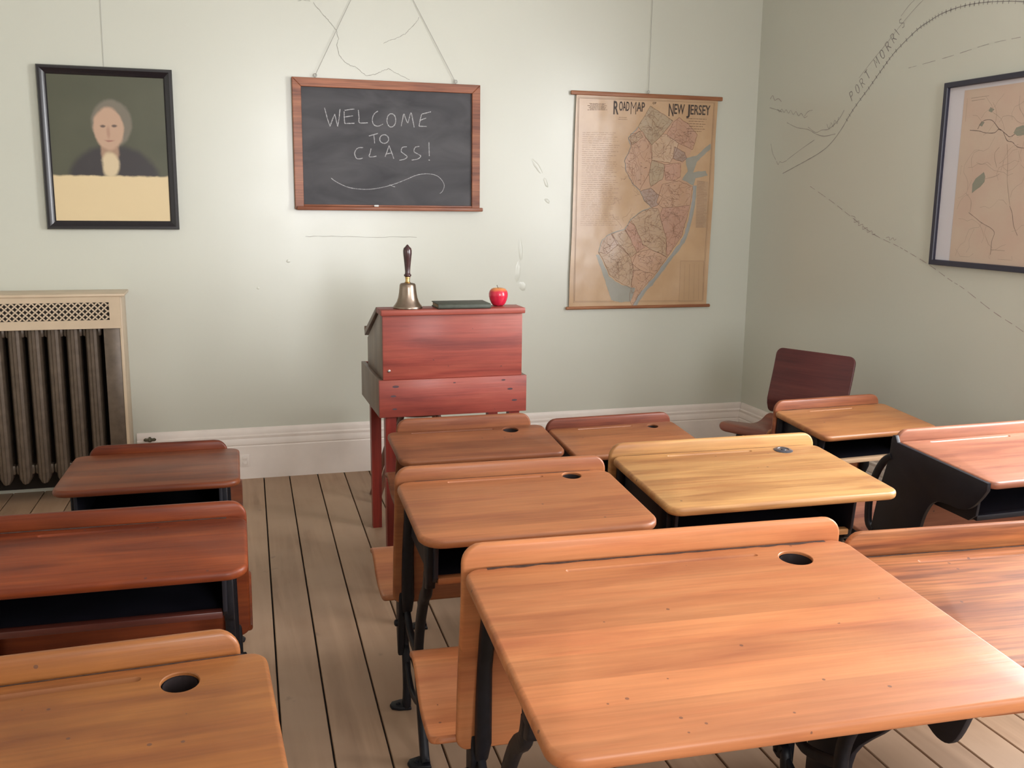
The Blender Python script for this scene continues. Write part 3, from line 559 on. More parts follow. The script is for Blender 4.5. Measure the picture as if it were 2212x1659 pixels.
def wob(p, amp=.0035):
    q = Vector((p[0]*33, p[1]*33, 0)); return (p[0]+amp*noise.noise(q), p[1]+amp*noise.noise(q+Vector((7, 3, 5))))
def ragged(v, closed=True, n=7, amp=.0045):
    out = []
    for i in range(len(v) if closed else len(v)-1):
        a, c = v[i], v[(i+1) % len(v)]
        out += [wob((a[0]+(c[0]-a[0])*t/n, a[1]+(c[1]-a[1])*t/n), amp) for t in range(n)]
    if not closed: out.append(wob(v[-1], amp))
    return out
sh.poly(ragged(STATE), T['peach'], onM(-.01803))
for i, (k, v) in enumerate(COUNTY.items()): sh.poly(ragged(v), T[CT[k]], onM(-.01807-i*.00004))
for i, v in enumerate(WATER): sh.poly(ragged(v), M_WATER, onM(-.01890-i*.00004))
for dd, ww in ((0, .030), (.008, .012)): sh.ribbon([(p.x+dd, p.y) for p in smooth_path([Vector((*q, 0)) for q in COAST], 6)], ww, M_COAST if dd == 0 else M_WATER, onM(-.01900-dd*.02), (0, -.000004, 0))
sh.ribbon(ragged(WESTRIVER, False), .006, M_WATER, onM(-.0194), (0, -.000006, 0))
rnd = random.Random(11)
def inside(p, v):
    c = False
    for i in range(len(v)):
        (ax, ay), (bx_, by_) = v[i], v[i-1]
        if (ay > p[1]) != (by_ > p[1]) and p[0] < (bx_-ax)*(p[1]-ay)/(by_-ay)+ax: c = not c
    return c
for k, v in COUNTY.items():
    rv = ragged(v); sh.ribbon(rv+[rv[0]], .0026, M_INKF if k in ('sussex', 'burlington', 'mercer', 'flat') else M_ROAD, onM(-.0197), (0, -.000002, 0))
    xs = [q[0] for q in v]; zs = [q[1] for q in v]; area = (max(xs)-min(xs))*(max(zs)-min(zs))
    for j in range(int(6+area*750)):      # roads wandering inside the county
        for t in range(30):
            p = (rnd.uniform(min(xs), max(xs)), rnd.uniform(min(zs), max(zs)))
            if inside(p, v): break
        else: continue
        an = rnd.uniform(0, 6.28); pts = [p]
        for i in range(rnd.randint(6, 20)):
            an += rnd.gauss(0, .35); p = (p[0]+.0065*math.cos(an), p[1]+.0065*math.sin(an))
            if not inside(p, v): break
            pts.append(p)
        if len(pts) > 2: sh.ribbon(pts, .0013, M_ROAD, onM(-.0199-j*.00002), (0, -.000003, 0))
    for j in range(int(3+area*500)):      # place names, too small to read
        p = (rnd.uniform(min(xs), max(xs)), rnd.uniform(min(zs), max(zs)))
        if inside(p, v): sh.ribbon([(p[0]-.005, p[1]), (p[0], p[1]), (p[0]+rnd.uniform(.003, .007), p[1])], .0022, M_INKF, onM(-.0206))
for j in range(16):         # roads west of the river
    x, z = rnd.uniform(2.18, 2.34), rnd.uniform(1.30, 1.78); pts = [(x, z)]
    for i in range(6): x += rnd.uniform(-.022, .022); z += rnd.uniform(-.02, .004); pts.append((x, z))
    sh.ribbon(pts, .0014, M_ROAD, onM(-.0184), (0, -.000004, 0))
b_ = [tuple(q) for q in MAPBORDER]
sh.ribbon(b_+[b_[0]], .0022, M_INKF, onM(-.0185)); 
c0 = (sum(q[0] for q in b_)/4, sum(q[1] for q in b_)/4)
bi = [(c0[0]+(q[0]-c0[0])*.985, c0[1]+(q[1]-c0[1])*.989) for q in b_]; sh.ribbon(bi+[bi[0]], .0035, M_INKF, onM(-.0185))
def lines(box, n, wd, mat, frac=(.6, 1.0), center=False):
    (ax, az), (bx_, bz), (cx, cz), (dx, dz) = box
    for i in range(n):
        t = (i+.5)/n; l = (ax+(dx-ax)*t, az+(dz-az)*t); r = (bx_+(cx-bx_)*t, bz+(cz-bz)*t)
        f = rnd.uniform(*frac); s0 = (1-f)/2 if center else .04
        segs = []; u = s0
        while u < s0+f-.03:
            e = min(u+rnd.uniform(.05, .16), s0+f-.01); segs.append((u, e)); u = e+.018
        for u, e in segs: sh.ribbon([(l[0]+(r[0]-l[0])*q, l[1]+(r[1]-l[1])*q) for q in (u, (u+e)/2, e)], wd, mat, onM(-.0186))
BXS = [[tuple(q) for q in v] for v in MAPBOX]
sh.poly(BXS[0], T['purple'] if False else cc(.40, .27, .17), onM(-.01815)); lines(BXS[0], 30, .0022, M_ROAD)
sh.poly(BXS[1], cc(.47, .30, .16), onM(-.01815)); sh.ribbon(BXS[1]+[BXS[1][0]], .002, M_ROAD, onM(-.0185))
for t in (.2, .4, .6, .8): sh.ribbon([(BXS[1][0][0]+(BXS[1][1][0]-BXS[1][0][0])*t, BXS[1][0][1]-.02), (BXS[1][3][0]+(BXS[1][2][0]-BXS[1][3][0])*t, BXS[1][3][1]+.01)], .0012, M_ROAD, onM(-.0185))
lines(BXS[2], 46, .0018, M_ROAD, (.7, .95)); lines(BXS[3], 7, .0035, M_INKF, (.5, .95), True)
lines([(2.20, 1.975), (2.275, 1.975), (2.275, 1.955), (2.20, 1.955)], 2, .003, M_INKF, (.6, .9), True)
lines([(2.62, 1.985), (2.78, 1.985), (2.775, 1.90), (2.62, 1.90)], 6, .0035, M_INKF, (.45, .95), True)
def text_mesh(body, x, z, wd, ht, mat, dy, target, bold=.012):
    """lettering fitted to a given width and height"""
    cu = bpy.data.curves.new('lettering', 'FONT'); cu.body = body; cu.size = 1.0; cu.offset = bold; cu.resolution_u = 3
    to = bpy.data.objects.new('lettering', cu); C.objects.link(to)
    bpy.context.view_layer.update(); dg = bpy.context.evaluated_depsgraph_get(); me = bpy.data.meshes.new_from_object(to.evaluated_get(dg))
    xs = [v.co.x for v in me.vertices]; ys = [v.co.y for v in me.vertices]
    sx = wd/(max(xs)-min(xs)); sy = ht/(max(ys)-min(ys))
    target.add([(x+(v.co.x-min(xs))*sx, dy, z+(v.co.y-min(ys))*sy) for v in me.vertices], [list(p.vertices) for p in me.polygons], mat)
    bpy.data.objects.remove(to); bpy.data.curves.remove(cu); bpy.data.meshes.remove(me)
DY = -.0200; lx = lambda v: v-MPX; lz = lambda v: v-MPZ
text_mesh('R', lx(2.179), lz(1.985), .030, .074, M_INK, DY, sh, .02); text_mesh('OAD', lx(2.213), lz(2.006), .062, .052, M_INK, DY, sh)
text_mesh('M', lx(2.284), lz(1.990), .033, .068, M_INK, DY, sh, -.022); text_mesh('AP', lx(2.320), lz(2.006), .050, .052, M_INK, DY, sh)
text_mesh('OF', lx(2.418), lz(2.050), .022, .012, M_INK, DY, sh)
text_mesh('N', lx(2.520), lz(1.987), .030, .070, M_INK, DY, sh, .01); text_mesh('EW', lx(2.554), lz(2.000), .066, .056, M_INK, DY, sh)
text_mesh('J', lx(2.632), lz(1.980), .022, .076, M_INK, DY, sh, .02); text_mesh('ERSEY', lx(2.658), lz(2.000), .126, .056, M_INK, DY, sh)
sh.build('map_sheet', mp_, flat=True, face=(0, -1, 0))['label'] = 'tan map sheet titled ROAD MAP OF NEW JERSEY'
M_ROLL = wood('orange brown roller', (0.42, 0.19, 0.095), (0.36, 0.15, 0.075), (0.25, 0.09, 0.045), streak=.4, stain=.1)
mb = MB(); mb.box(Q[4][0]-MPX, Q[5][0]-MPX, -.024, -.006, Q[0][1]-MPZ-.002, Q[4][1]-MPZ, M_ROLL, .004); mb.build('top_rail', mp_)
mb = MB(); r_ = .0095; zc = (Q[6][1]+Q[7][1])/2-MPZ+.008
mb.tube([(Q[7][0]-MPX, -.016, zc), (Q[7][0]-MPX+.004, -.016, zc), (Q[6][0]-MPX-.004, -.016, zc), (Q[6][0]-MPX, -.016, zc)], [r_*.6, r_, r_, r_*.6], M_ROLL, 14); mb.build('bottom_roller', mp_)
mb = MB(); zt = Q[4][1]-MPZ; wx = 2.392-MPX
mb.tube([(wx, -.015, zt-.002), (wx, -.015, zt+.004)]+[(wx+.007*math.sin(a), -.015, zt+.011-.007*math.cos(a)) for a in [i*PI/5 for i in range(11)]], .002, M_WIRE, 6); mb.build('screw_eye', mp_)
mb = MB(); mb.tube([(wx, -.015, zt+.016), (wx+.012, -.006, CH-.02-MPZ)], .0012, M_WIRE, 6); mb.build('hanging_wire', mp_)

# framed survey map on the right wall, running out of the picture
PY0, PY1, PZ0, PZ1 = 3.735, 2.99, 1.238, 2.026
rp = empty('framed_map', (RW, (PY0+PY1)/2, PZ0), -PI/2); tag(rp, 'framed antique survey map with white mat on the right wall', 'picture')
hw = (PY0-PY1)/2; ph = PZ1-PZ0
frame_mb(-hw, hw, 0, ph, .024, [(0, 0), (0, -.022), (.1, -.026), (.9, -.026), (1, -.022), (1, -.008)], M_NAVY).build('frame', rp, ang=20)
mb = MB(); mb.box(-hw+.02, hw-.02, -.010, -.006, .018, ph-.018, M_MATB); mb.build('mat_board', rp)
onP = lambda dy: (lambda a, b_: ((PY0+PY1)/2-a, dy, b_-PZ0))
PP = paper('aged survey paper', (0.62, 0.50, 0.395), (0.60, 0.445, 0.355), .6, .05); PL = paper('survey lake tint', (0.30, 0.30, 0.235), (0.27, 0.275, 0.22), .6, .05); PI_ = plain('survey line ink', (0.27, 0.205, 0.17), .6); PI2 = plain('survey thin ink', (0.41, 0.32, 0.25), .6)
mb = MB(); mb.box(-hw+.115, hw-.115, -.0112, -.010, .020, ph-.042, PP)
for v in RLAKE: mb.poly(v, PL, onP(-.0115))
for k, v in enumerate(RLINE): mb.ribbon([tuple(p[:2]) for p in smooth_path([Vector((*q, 0)) for q in v], 4)], .0042 if k < 3 else .003, PI_ if k < 5 else PI2, onP(-.0117))
rnd = random.Random(5)
for j in range(46):
    y, z = rnd.uniform(3.12, 3.60), rnd.uniform(1.30, 1.95); an = rnd.uniform(0, 6.28); pts = [(y, z)]
    for i in range(rnd.randint(3, 8)):
        an += rnd.uniform(-.9, .9); y = min(3.60, max(3.12, y+.028*math.cos(an))); z = min(1.95, max(1.285, z+.028*math.sin(an))); pts.append((y, z))
    mb.ribbon(pts, .0017, PI2, onP(-.0116))
mb.build('map_print', rp, flat=True, face=(0, -1, 0))

# ------------------------------------------------------------------ radiator under its grilled cover
M_RAD = plain('bronze brown radiator enamel', (0.125, 0.092, 0.066), 0.38, metal=.25, nz=.2, scale=25, bump=.1)
M_COVER = plain('cream radiator cover enamel', (0.60, 0.47, 0.33), 0.4, nz=.05, scale=10)
M_SHADOWBOX = plain('shade inside of cover', (0.03, 0.022, 0.017), 0.9)  # near-black colour stands in for shade behind the grille and columns
rd = empty('radiator', (-1.10, 5.19, 0)); tag(rd, 'tall bronze brown column radiator against the front wall', 'radiator')
ZT = .90
for i in range(9):
    cx = -.93-.086*i+1.10+.329
    cx = (-.605-.0862*i)+1.10
    mb = MB()
    prof = lambda zz, s: [(cx+x*s, y, zz) for x, y in ((-.030, .05), (-.030, -.030), (-.022, -.042), (-.010, -.046), (-.006, -.052), (.006, -.052), (.010, -.046), (.022, -.042), (.030, -.030), (.030, .05))]
    mb.loft([prof(.10, .5), prof(.125, .95), prof(.15, 1), prof(ZT-.05, 1), prof(ZT-.02, .9), prof(ZT, .5)], M_RAD)
    mb.box(cx-.043, cx+.043, -.02, .03, .14, .19, M_RAD, .01); mb.box(cx-.043, cx+.043, -.02, .03, ZT-.08, ZT-.03, M_RAD, .01)
    if i in (0, 8):
        for y in (-.03, .035): mb.lathe([(.022, 0), (.024, .01), (.014, .03), (.016, .11)], M_RAD, 12, cx, y)
    mb.build('radiator_section', rd)
mb = MB(); mb.lathe([(.018, 0), (.018, .1)], M_RAD, 12, .62-.86-.1, .02); mb.tube([(.62-.86-.1, .02, .1), (.62-.86-.1, .02, .14), (-.27, .01, .16)], .016, M_RAD); mb.build('supply_pipe', rd)
rc = empty('radiator_cover', (-1.0, 5.22, 0)); tag(rc, 'cream metal radiator cover with a pierced grille band', 'radiator cover')
xr, xl = -.452+1.0, -1.50+1.0; yf, yb = 5.118-5.22, FW-.002-5.22
mb = MB(); mb.box(xl-.01, xr+.012, yf-.012, yb, 1.020, 1.034, M_COVER, .004); mb.build('top_panel', rc)
gx0, gx1, gz0, gz1 = xl+.05, xr-.062, .906, .992
mb = MB()
for a in ((xl, xr-.012, gz1, 1.020), (xl, xr-.012, .868, gz0), (xl, gx0, gz0, gz1), (gx1, xr-.012, gz0, gz1)): mb.box(a[0], a[1], yf-.004, yf+.002, a[2], a[3], M_COVER)
mb.box(xl, xr-.012, yf-.004, yf+.012, .864, .870, M_COVER, .002)
mb.build('front_apron', rc)
mb = MB(); pit = (gz1-gz0)/3; nx = int((gx1-gx0)/pit)*2; px_ = (gx1-gx0)/nx
for i in range(nx):
    for j in range(4 if i % 2 else 3):
        cx, cz = gx0+(i+.5)*px_, gz0+(j+(0 if i % 2 else .5))*pit; n = 14; ri, ro = pit*.36, pit*.50
        for q in range(n):
            a, b_ = q*2*PI/n, (q+1)*2*PI/n
            P_ = [(cx+r*math.cos(t), yf-.001-.0004*(i % 2), min(max(cz+r*math.sin(t), gz0), gz1)) for r, t in ((ro, a), (ro, b_), (ri, b_), (ri, a))]
            mb.add(P_, [(0, 1, 2, 3)], M_COVER)
mb.build('grille', rc, flat=True, face=(0, -1, 0))
mb = MB(); mb.box(xl+.01, xr-.03, yf+.012, yf+.016, .872, 1.015, M_SHADOWBOX); mb.build('grille_shade_sheet', rc)  # added dark sheet, so the grille holes look shaded
mb = MB(); mb.box(xr-.020, xr-.006, yf+.006, yb, 0, 1.020, M_COVER, .002); mb.build('side_panel', rc)
mb = MB(); mb.box(xl, xl+.014, yf+.006, yb, 0, 1.020, M_COVER, .002); mb.build('side_panel', rc)
mb = MB(); mb.box(xr-.096, xr-.020, yf+.010, yf+.024, .02, .866, M_RAD, .003); mb.build('corner_stile', rc)['label'] = 'bronze brown upright at the open front'
mb = MB(); mb.box(xl+.014, xr-.02, yb-.01, yb, .02, 1.0, M_SHADOWBOX); mb.build('back_panel', rc)

mb = MB(); M_FIT = plain('tarnished brass', (0.10, 0.09, 0.06), .4, metal=.7)
mb.tube([(0, 0, 0), (0, -.02, 0), (0, -.03, .0)], [.011, .011, .008], M_FIT, 12); mb.tube([(-.03, -.03, .004), (-.024, -.03, .006), (0, -.03, .004), (.024, -.03, .006), (.03, -.03, .004)], [.004, .009, .007, .009, .004], M_FIT, 10); mb.tube([(0, -.03, 0), (0, -.03, .02)], [.008, .005], M_FIT, 10)
tag(mb.build('pipe_fitting', None, (-.376, FW-.017, .246)), 'small dark metal tap fitting on the white baseboard right of the radiator', 'fitting')
ou = MB(); ou.box(.072, .123, FW-.027, FW-.021, .070, .137, M_WHITE, .003)
for z in (.09, .117):
    ou.box(.085, .110, FW-.029, FW-.026, z-.009, z+.009, M_WHITE, .003)
tag(ou.build('wall_outlet'), 'painted over outlet cover on the white baseboard behind the front left desk', 'outlet')

# ------------------------------------------------------------------ school desks
def curved_board(mb, path, wd, th, mat, r0=.035, r1=.02, xc=0.0):
    """bent board: path = (y, z) points from one end to the other, width along x, rounded end corners"""
    P = [(p.x, p.y) for p in smooth_path([Vector((a, b_, 0)) for a, b_ in path], 10)]
    S = [0.0]
    for i in range(1, len(P)): S.append(S[-1]+math.hypot(P[i][0]-P[i-1][0], P[i][1]-P[i-1][1]))
    LN = S[-1]
    def at(s):
        for i in range(1, len(S)):
            if s <= S[i] or i == len(S)-1:
                t = (s-S[i-1])/max(S[i]-S[i-1], 1e-9); return (P[i-1][0]+(P[i][0]-P[i-1][0])*t, P[i-1][1]+(P[i][1]-P[i-1][1])*t)
    ss = [0, th*.12, th*.4]+[r0*(1-math.cos(k*PI/16)) for k in range(2, 9)]
    ss = sorted({round(x, 5) for x in ss if x < LN/2} | {round(LN-x, 5) for x in [0, th*.12, th*.4]+[r1*(1-math.cos(k*PI/16)) for k in range(2, 9)] if x < LN/2} | {round(LN*k/14, 5) for k in range(1, 14) if r0 < LN*k/14 < LN-r1})
    rings = []
    for s in ss:
        y, z = at(s); a, b_ = at(max(s-.004, 0)), at(min(s+.004, LN)); ty, tz = b_[0]-a[0], b_[1]-a[1]; l = math.hypot(ty, tz); ny, nz_ = tz/l, -ty/l
        hw = wd/2
        if s < r0: hw = wd/2-r0+math.sqrt(max(r0*r0-(r0-s)**2, 0))
        if LN-s < r1: hw = min(hw, wd/2-r1+math.sqrt(max(r1*r1-(r1-LN+s)**2, 0)))
        q = min(s, LN-s); f = 1.0 if q > th*.4 else .45+.55*math.sqrt(max(0, 1-(1-q/(th*.4))**2))
        rings.append([(xc+x, y+ny*n, z+nz_*n) for x, n in rrect(-hw, hw, -th/2*f, th/2*f, th*.42*f, 3)])
    mb.loft(rings, mat)
def desktop_mb(W, D, t, rr, e, mat, ink=None, groove=None, gmat=None):
    mb = MB(); ng = 0; b = bmesh.new()
    lv = [(e, 0), (e*.55, -e*.11), (e*.2, -e*.42), (0, -e), (0, -t+e), (e*.2, -t+e*.42), (e*.55, -t+e*.11), (e, -t)]
    rings = [[b.verts.new((x, y, z)) for x, y in rrect(-W/2+i, W/2-i, -D+i, -i, [max(q-i, .002) for q in rr])] for i, z in lv]
    n = len(rings[0])
    for a, c in zip(rings[:-1], rings[1:]):
        for j in range(n): b.faces.new((a[j], a[(j+1) % n], c[(j+1) % n], c[j]))
    def cl(vs): return [b.edges.get((vs[j], vs[(j+1) % len(vs)])) or b.edges.new((vs[j], vs[(j+1) % len(vs)])) for j in range(len(vs))]
    top = cl(rings[0]); bot = cl(rings[-1])
    if ink:
        ix, iy, ir = ink
        def circ(r, z): return [b.verts.new((ix+r*math.cos(q*2*PI/32), iy+r*math.sin(q*2*PI/32), z)) for q in range(32)]
        hr = [circ(ir+.0015, 0), circ(ir, -.0015), circ(ir, -t)]
        for a, c in zip(hr[:-1], hr[1:]):
            for j in range(32): b.faces.new((a[j], c[j], c[(j+1) % 32], a[(j+1) % 32]))
        top += cl(hr[0]); bot += cl(hr[-1])
    if groove:
        gx0, gx1, gy, gw = groove
        def st(s, z): return [b.verts.new((x, y, z)) for x, y in rrect(gx0+(gw/2)*(1-s)*1.6, gx1-(gw/2)*(1-s)*1.6, gy-gw/2*s, gy+gw/2*s, gw/2*s*.98, 5)]
        gr = [st(1, 0), st(.8, -.0022), st(.5, -.0042), st(.2, -.005)]
        m_ = len(gr[0]); n0 = len(b.faces)
        for a, c in zip(gr[:-1], gr[1:]):
            for j in range(m_): b.faces.new((a[j], c[j], c[(j+1) % m_], a[(j+1) % m_]))
        b.faces.new(gr[-1]); top += cl(gr[0]); ng = len(b.faces)
    bmesh.ops.triangle_fill(b, edges=top, use_beauty=True); bmesh.ops.triangle_fill(b, edges=bot, use_beauty=True)
    mb.bm(b, mat); return mb

def school_desk(label, x, y, rz, H, W, D, tilt, wd, ink=None, lid=False, groove=None, inset=.05, rim=.04, rimW=None, panel=False, seat='down', group='old school desks in rows',
                corner=.045, frontcorner=None, seatx=0.0, backbot=(.07, .345), seatz=(.36, .40), seatlen=.38, wb=None, xin=None, rail=None, t=.024, ws=None, bd=None, gmat=None, seatw=.01, pd=0.0, grime=0.0):
    root = empty('school_desk', (x, y, 0), rz); tag(root, label, 'school desk', group)
    E = (bd+.055) if bd else D
    wb = wb or wd; ws = ws or wd
    rot = (tilt, 0, 0)
    fc = frontcorner or corner
    dm = desktop_mb(W, D, t, [fc, corner*.8, corner*.8, fc], .009, wd, ink, groove, gmat)
    if grime:      # dirt gathered along the foot of the backrest
        n = 60; x0, x1 = -W/2+corner, W/2-corner; q0 = [(x0+(x1-x0)*i/n, -.0045, .0002) for i in range(n+1)]
        q1 = [(p[0], -.0045-grime*(.5+.8*abs(noise.noise(Vector((p[0]*14, x, y))))), .0003) for p in q0]
        dm.add(q0+q1, [(i, i+1, n+2+i, n+1+i) for i in range(n)], M_GRIME2)
    o = dm.build('desktop', root, (0, 0, H), rot, 40)
    if ink:
        ix, iy, ir = ink; P = Matrix.Translation((0, 0, H)) @ Matrix.Rotation(tilt, 4, 'X') @ Vector((ix, iy, 0))
        mb = MB()
        if lid:
            mb.lathe([(0, .0035), (ir*.30, .0038), (ir*.34, .0022), (ir*.62, .0022), (ir*.68, .0042), (ir*.95, .0036), (ir*1.12, .0012), (ir*1.12, .0002), (0, .0002)], M_LID, 36, cap=False)
            mb.box(-ir*.28, ir*.28, -ir*.06, ir*.06, .0036, .0052, M_LID, .0006)
            mb.build('inkwell_lid', root, P, rot)
        else:
            mb.lathe([(ir*.99, -.006), (ir*.985, -.034), (ir*.9, -.046), (0, -.046), (0, -.043), (ir*.82, -.042), (ir*.90, -.034), (ir*.91, -.006)], M_WELL, 32, cap=False)
            mb.build('inkwell', root, P, rot, 60)
    # backrest of the seat in front; its top edge stands up behind the writing top
    mb = MB(); bw = rimW or W; by, bz = backbot
    curved_board(mb, [(.0150, H+rim), (.0158, H), (.022, H-.10), (by*.72, (H+bz)/2-.04), (by, bz)], bw, .019, wb, .042, .03)
    mb.build('backrest', root, ang=45)
    s0, s1 = seatz
    mb = MB()
    if seat == 'down':
        curved_board(mb, [(by-.005, s0+.004), (by+.05, s0-.012), (by+.15, s0-.002), (seatlen-.07, s1+.008), (seatlen-.02, s1+.004), (seatlen, s1-.016)], W+seatw, .017, ws, .03, .025, seatx)
    else:
        curved_board(mb, [(by+.060, s0-.06), (by+.045, s0+.0), (by+.030, s0+.08), (by+.015, s0+.16), (by+.0, s0+.20)], W-.06, .017, ws, .03, .025)
    mb.build('seat', root, ang=45)
    # book box under the top
    a = W/2-inset; mat = M_BLACKBOX; fy = -(bd or D-.055)
    xi = xin or 0
    mb = MB(); dz = .115
    for sx in (-1, 1):
        xo = a*sx - (xi if sx > 0 else 0)
        mb.prism([(-.006, -t), (fy, -t), (fy+.004, -t-dz*.9), (fy+.03, -t-dz-.012), (-.02, -t-dz-.02)], xo-.005, xo+.005, mat, 0, .0015)
    mb.box(-a, a-xi, fy+.03, -.012, -t-dz-.012, -t-dz, mat, .001); mb.box(-a, a-xi, -.016, -.004, -t-dz, -t-.001, mat)
    mb.build('book_box', root, (0, 0, H), rot)
    mb = MB(); mb.box(-a+.006, a-xi-.006, fy+.008, fy+.030, -t-dz-.008, -t-dz+.010, rail or wd, .003); mb.build('shelf_rail', root, (0, 0, H), rot)
    bz_ = H-t-math.sin(tilt)*(E-.13)
    hub = (by+.008, bz-.02)
    if not panel:
        for sx in (-1, 1):
            mb = MB(); X = sx*(a+.008) - (xi if sx > 0 else 0)
            V = lambda y_, z_, dx=0: Vector((X+dx, y_, z_))
            # standard behind the backrest, down to the seat hinge
            mb.bar([V(*p) for p in [(-.008, H-t-.004), (.0, H-.12), (by*.55, (H+bz)/2-.02), (by-.028, bz+.03), (hub[0]-.012, hub[1])]], [.030, .030, .032, .034, .030], [.034, .034, .034, .038, .034], M_IRON)
            # front leg with a pad foot
            mb.bar(smooth_path([V(*p) for p in [(hub[0]-.01, hub[1]+.05), (hub[0]+.018, hub[1]-.03), (hub[0]+.030, hub[1]-.12), (.085, .17), (.072, .09), (.080, .022), (.098, .004)]], 4), .022, [.036]*8+[.030]*10+[.034]*7, M_IRON)
            # rear leg: from the box bracket sweeping down
            pts = [(-(E-.13), bz_-.118), (-(E-.15), bz_-.17), (-.22*E/.42, .47), (-.155*E/.42, .36), (-.135*E/.42, .26), (-.17, .13), (-.215, .025), (-.235, .004)]
            mb.bar(smooth_path([V(*p) for p in pts], 4), .022, .036, M_IRON)
            mb.bar(smooth_path([V(*p) for p in [(hub[0]-.01, hub[1]), (.0, hub[1]-.045), (-.135*E/.42, .27)]], 5), .018, .026, M_IRON)
            mb.bar(smooth_path([V(*p) for p in [(.07, .15), (-.01, .11), (-.10, .12), (-.165, .15)]], 4), .014, .018, M_IRON)
            # feet: flat toes turned outward with a screw boss
            for fy_ in (.095, -.225):
                mb.prism([(X+sx*q[0]-sx*.012, fy_+q[1]) for q in [(0, -.028), (.036, -.024), (.056, -.012), (.060, .004), (.052, .020), (.026, .028), (0, .028)]], 0.0005, .012, M_IRON, 2, .003)
                mb.lathe([(.007, .011), (.0065, .015), (.004, .016)], M_IRON, 10, X+sx*.024, fy_)
            # bracket carrying the front of the book box
            mb.prism([(-(E-.145), bz_-.004), (-(E-.085), bz_-.004), (-(E-.088), bz_-.11), (-(E-.098), bz_-.145), (-(E-.125), bz_-.155), (-(E-.14), bz_-.12)], X-.011, X+.011, M_IRON, 0, .003)
            mb.build('iron_stand', root, ang=50)
            hb = MB()      # folding seat hinge
            hb.prism([(hub[0]-.022, hub[1]+.055), (hub[0]+.012, hub[1]+.06), (hub[0]+.034, hub[1]+.02), (hub[0]+.036, hub[1]-.07), (hub[0]+.014, hub[1]-.15), (hub[0], hub[1]-.15), (hub[0]-.006, hub[1]-.06), (hub[0]-.024, hub[1]+.0)], X+sx*.006, X+sx*.024, M_IRON, 0, .004)
            for q in (.03, -.05): hb.tube([(X+sx*.020, hub[0]+.008, hub[1]+q), (X+sx*.031, hub[0]+.008, hub[1]+q), (X+sx*.034, hub[0]+.008, hub[1]+q)], [.011, .010, .005], M_IRON, 12)
            if seat == 'down': hb.bar(smooth_path([V(*p) for p in [(hub[0]+.01, hub[1]+.01), (by+.09, s0-.038), (by+.19, s0-.026), (seatlen-.08, s1-.016)]], 4), .016, .018, M_IRON)
            hb.build('seat_hinge', root, ang=50)
    else:
        for sx in (-1, 1):
            X = sx*(W/2+.002); zf = H-math.sin(tilt)*(D-.012)
            Pn = [(p.x, p.y) for p in smooth_path([Vector((p[0], p[1], 0)) for p in [(-(D-.012), zf-.028), (-(D-.035), zf-.062-pd*.6), (-(D-.07), zf-.098-pd), (-(D-.115), zf-.113-pd), (-(D-.17), zf-.113-pd*.8), (-(D-.215), zf-.122-pd*.7), (-(D-.245), zf-.155-pd*.6), (-(D-.27), zf-.225-pd*.5), (-.095, .26), (-.085, .12), (-.12, .03), (-.125, 0)]], 4)]
            Pb = [(.135, 0), (.125, .03), (.098, .10), (.092, .25), (.095, .40), (.062, (H+.40)/2), (.030, H-.06), (.026, H+rim*.1), (.020, H+rim*.45), (.008, H+rim*.5), (.0, H+rim*.1), (-.003, H-.003), (-(D-.012), zf-.004)]
            mb = MB(); mb.prism(Pb+Pn if False else Pn+Pb, X-.007, X+.007, M_BLACKBOX, 0, .002)
            mb.build('side_panel', root, ang=40)
            ab = MB(); ab.bar(smooth_path([Vector((X+sx*.0, *p)) for p in [(.020, H-.055), (.062, H-.085), (.098, H-.145), (.118, H-.22), (.115, H-.31), (.085, .40)]], 5), .020, .024, M_IRON)
            ab.build('arm_bracket', root, ang=50)
    return root
M_GRIME2 = plain('dark dirt in the joint', (0.05, 0.025, 0.018), .7, nz=.5, scale=90)
M_GRIME = plain('dirty groove', (0.17, 0.085, 0.06), .5, nz=.3, scale=60)
M_LID = plain('dark bakelite lid', (0.045, 0.045, 0.055), .3, nz=.2)
M_WELL = plain('dark ink cup', (0.025, 0.018, 0.018), .35)
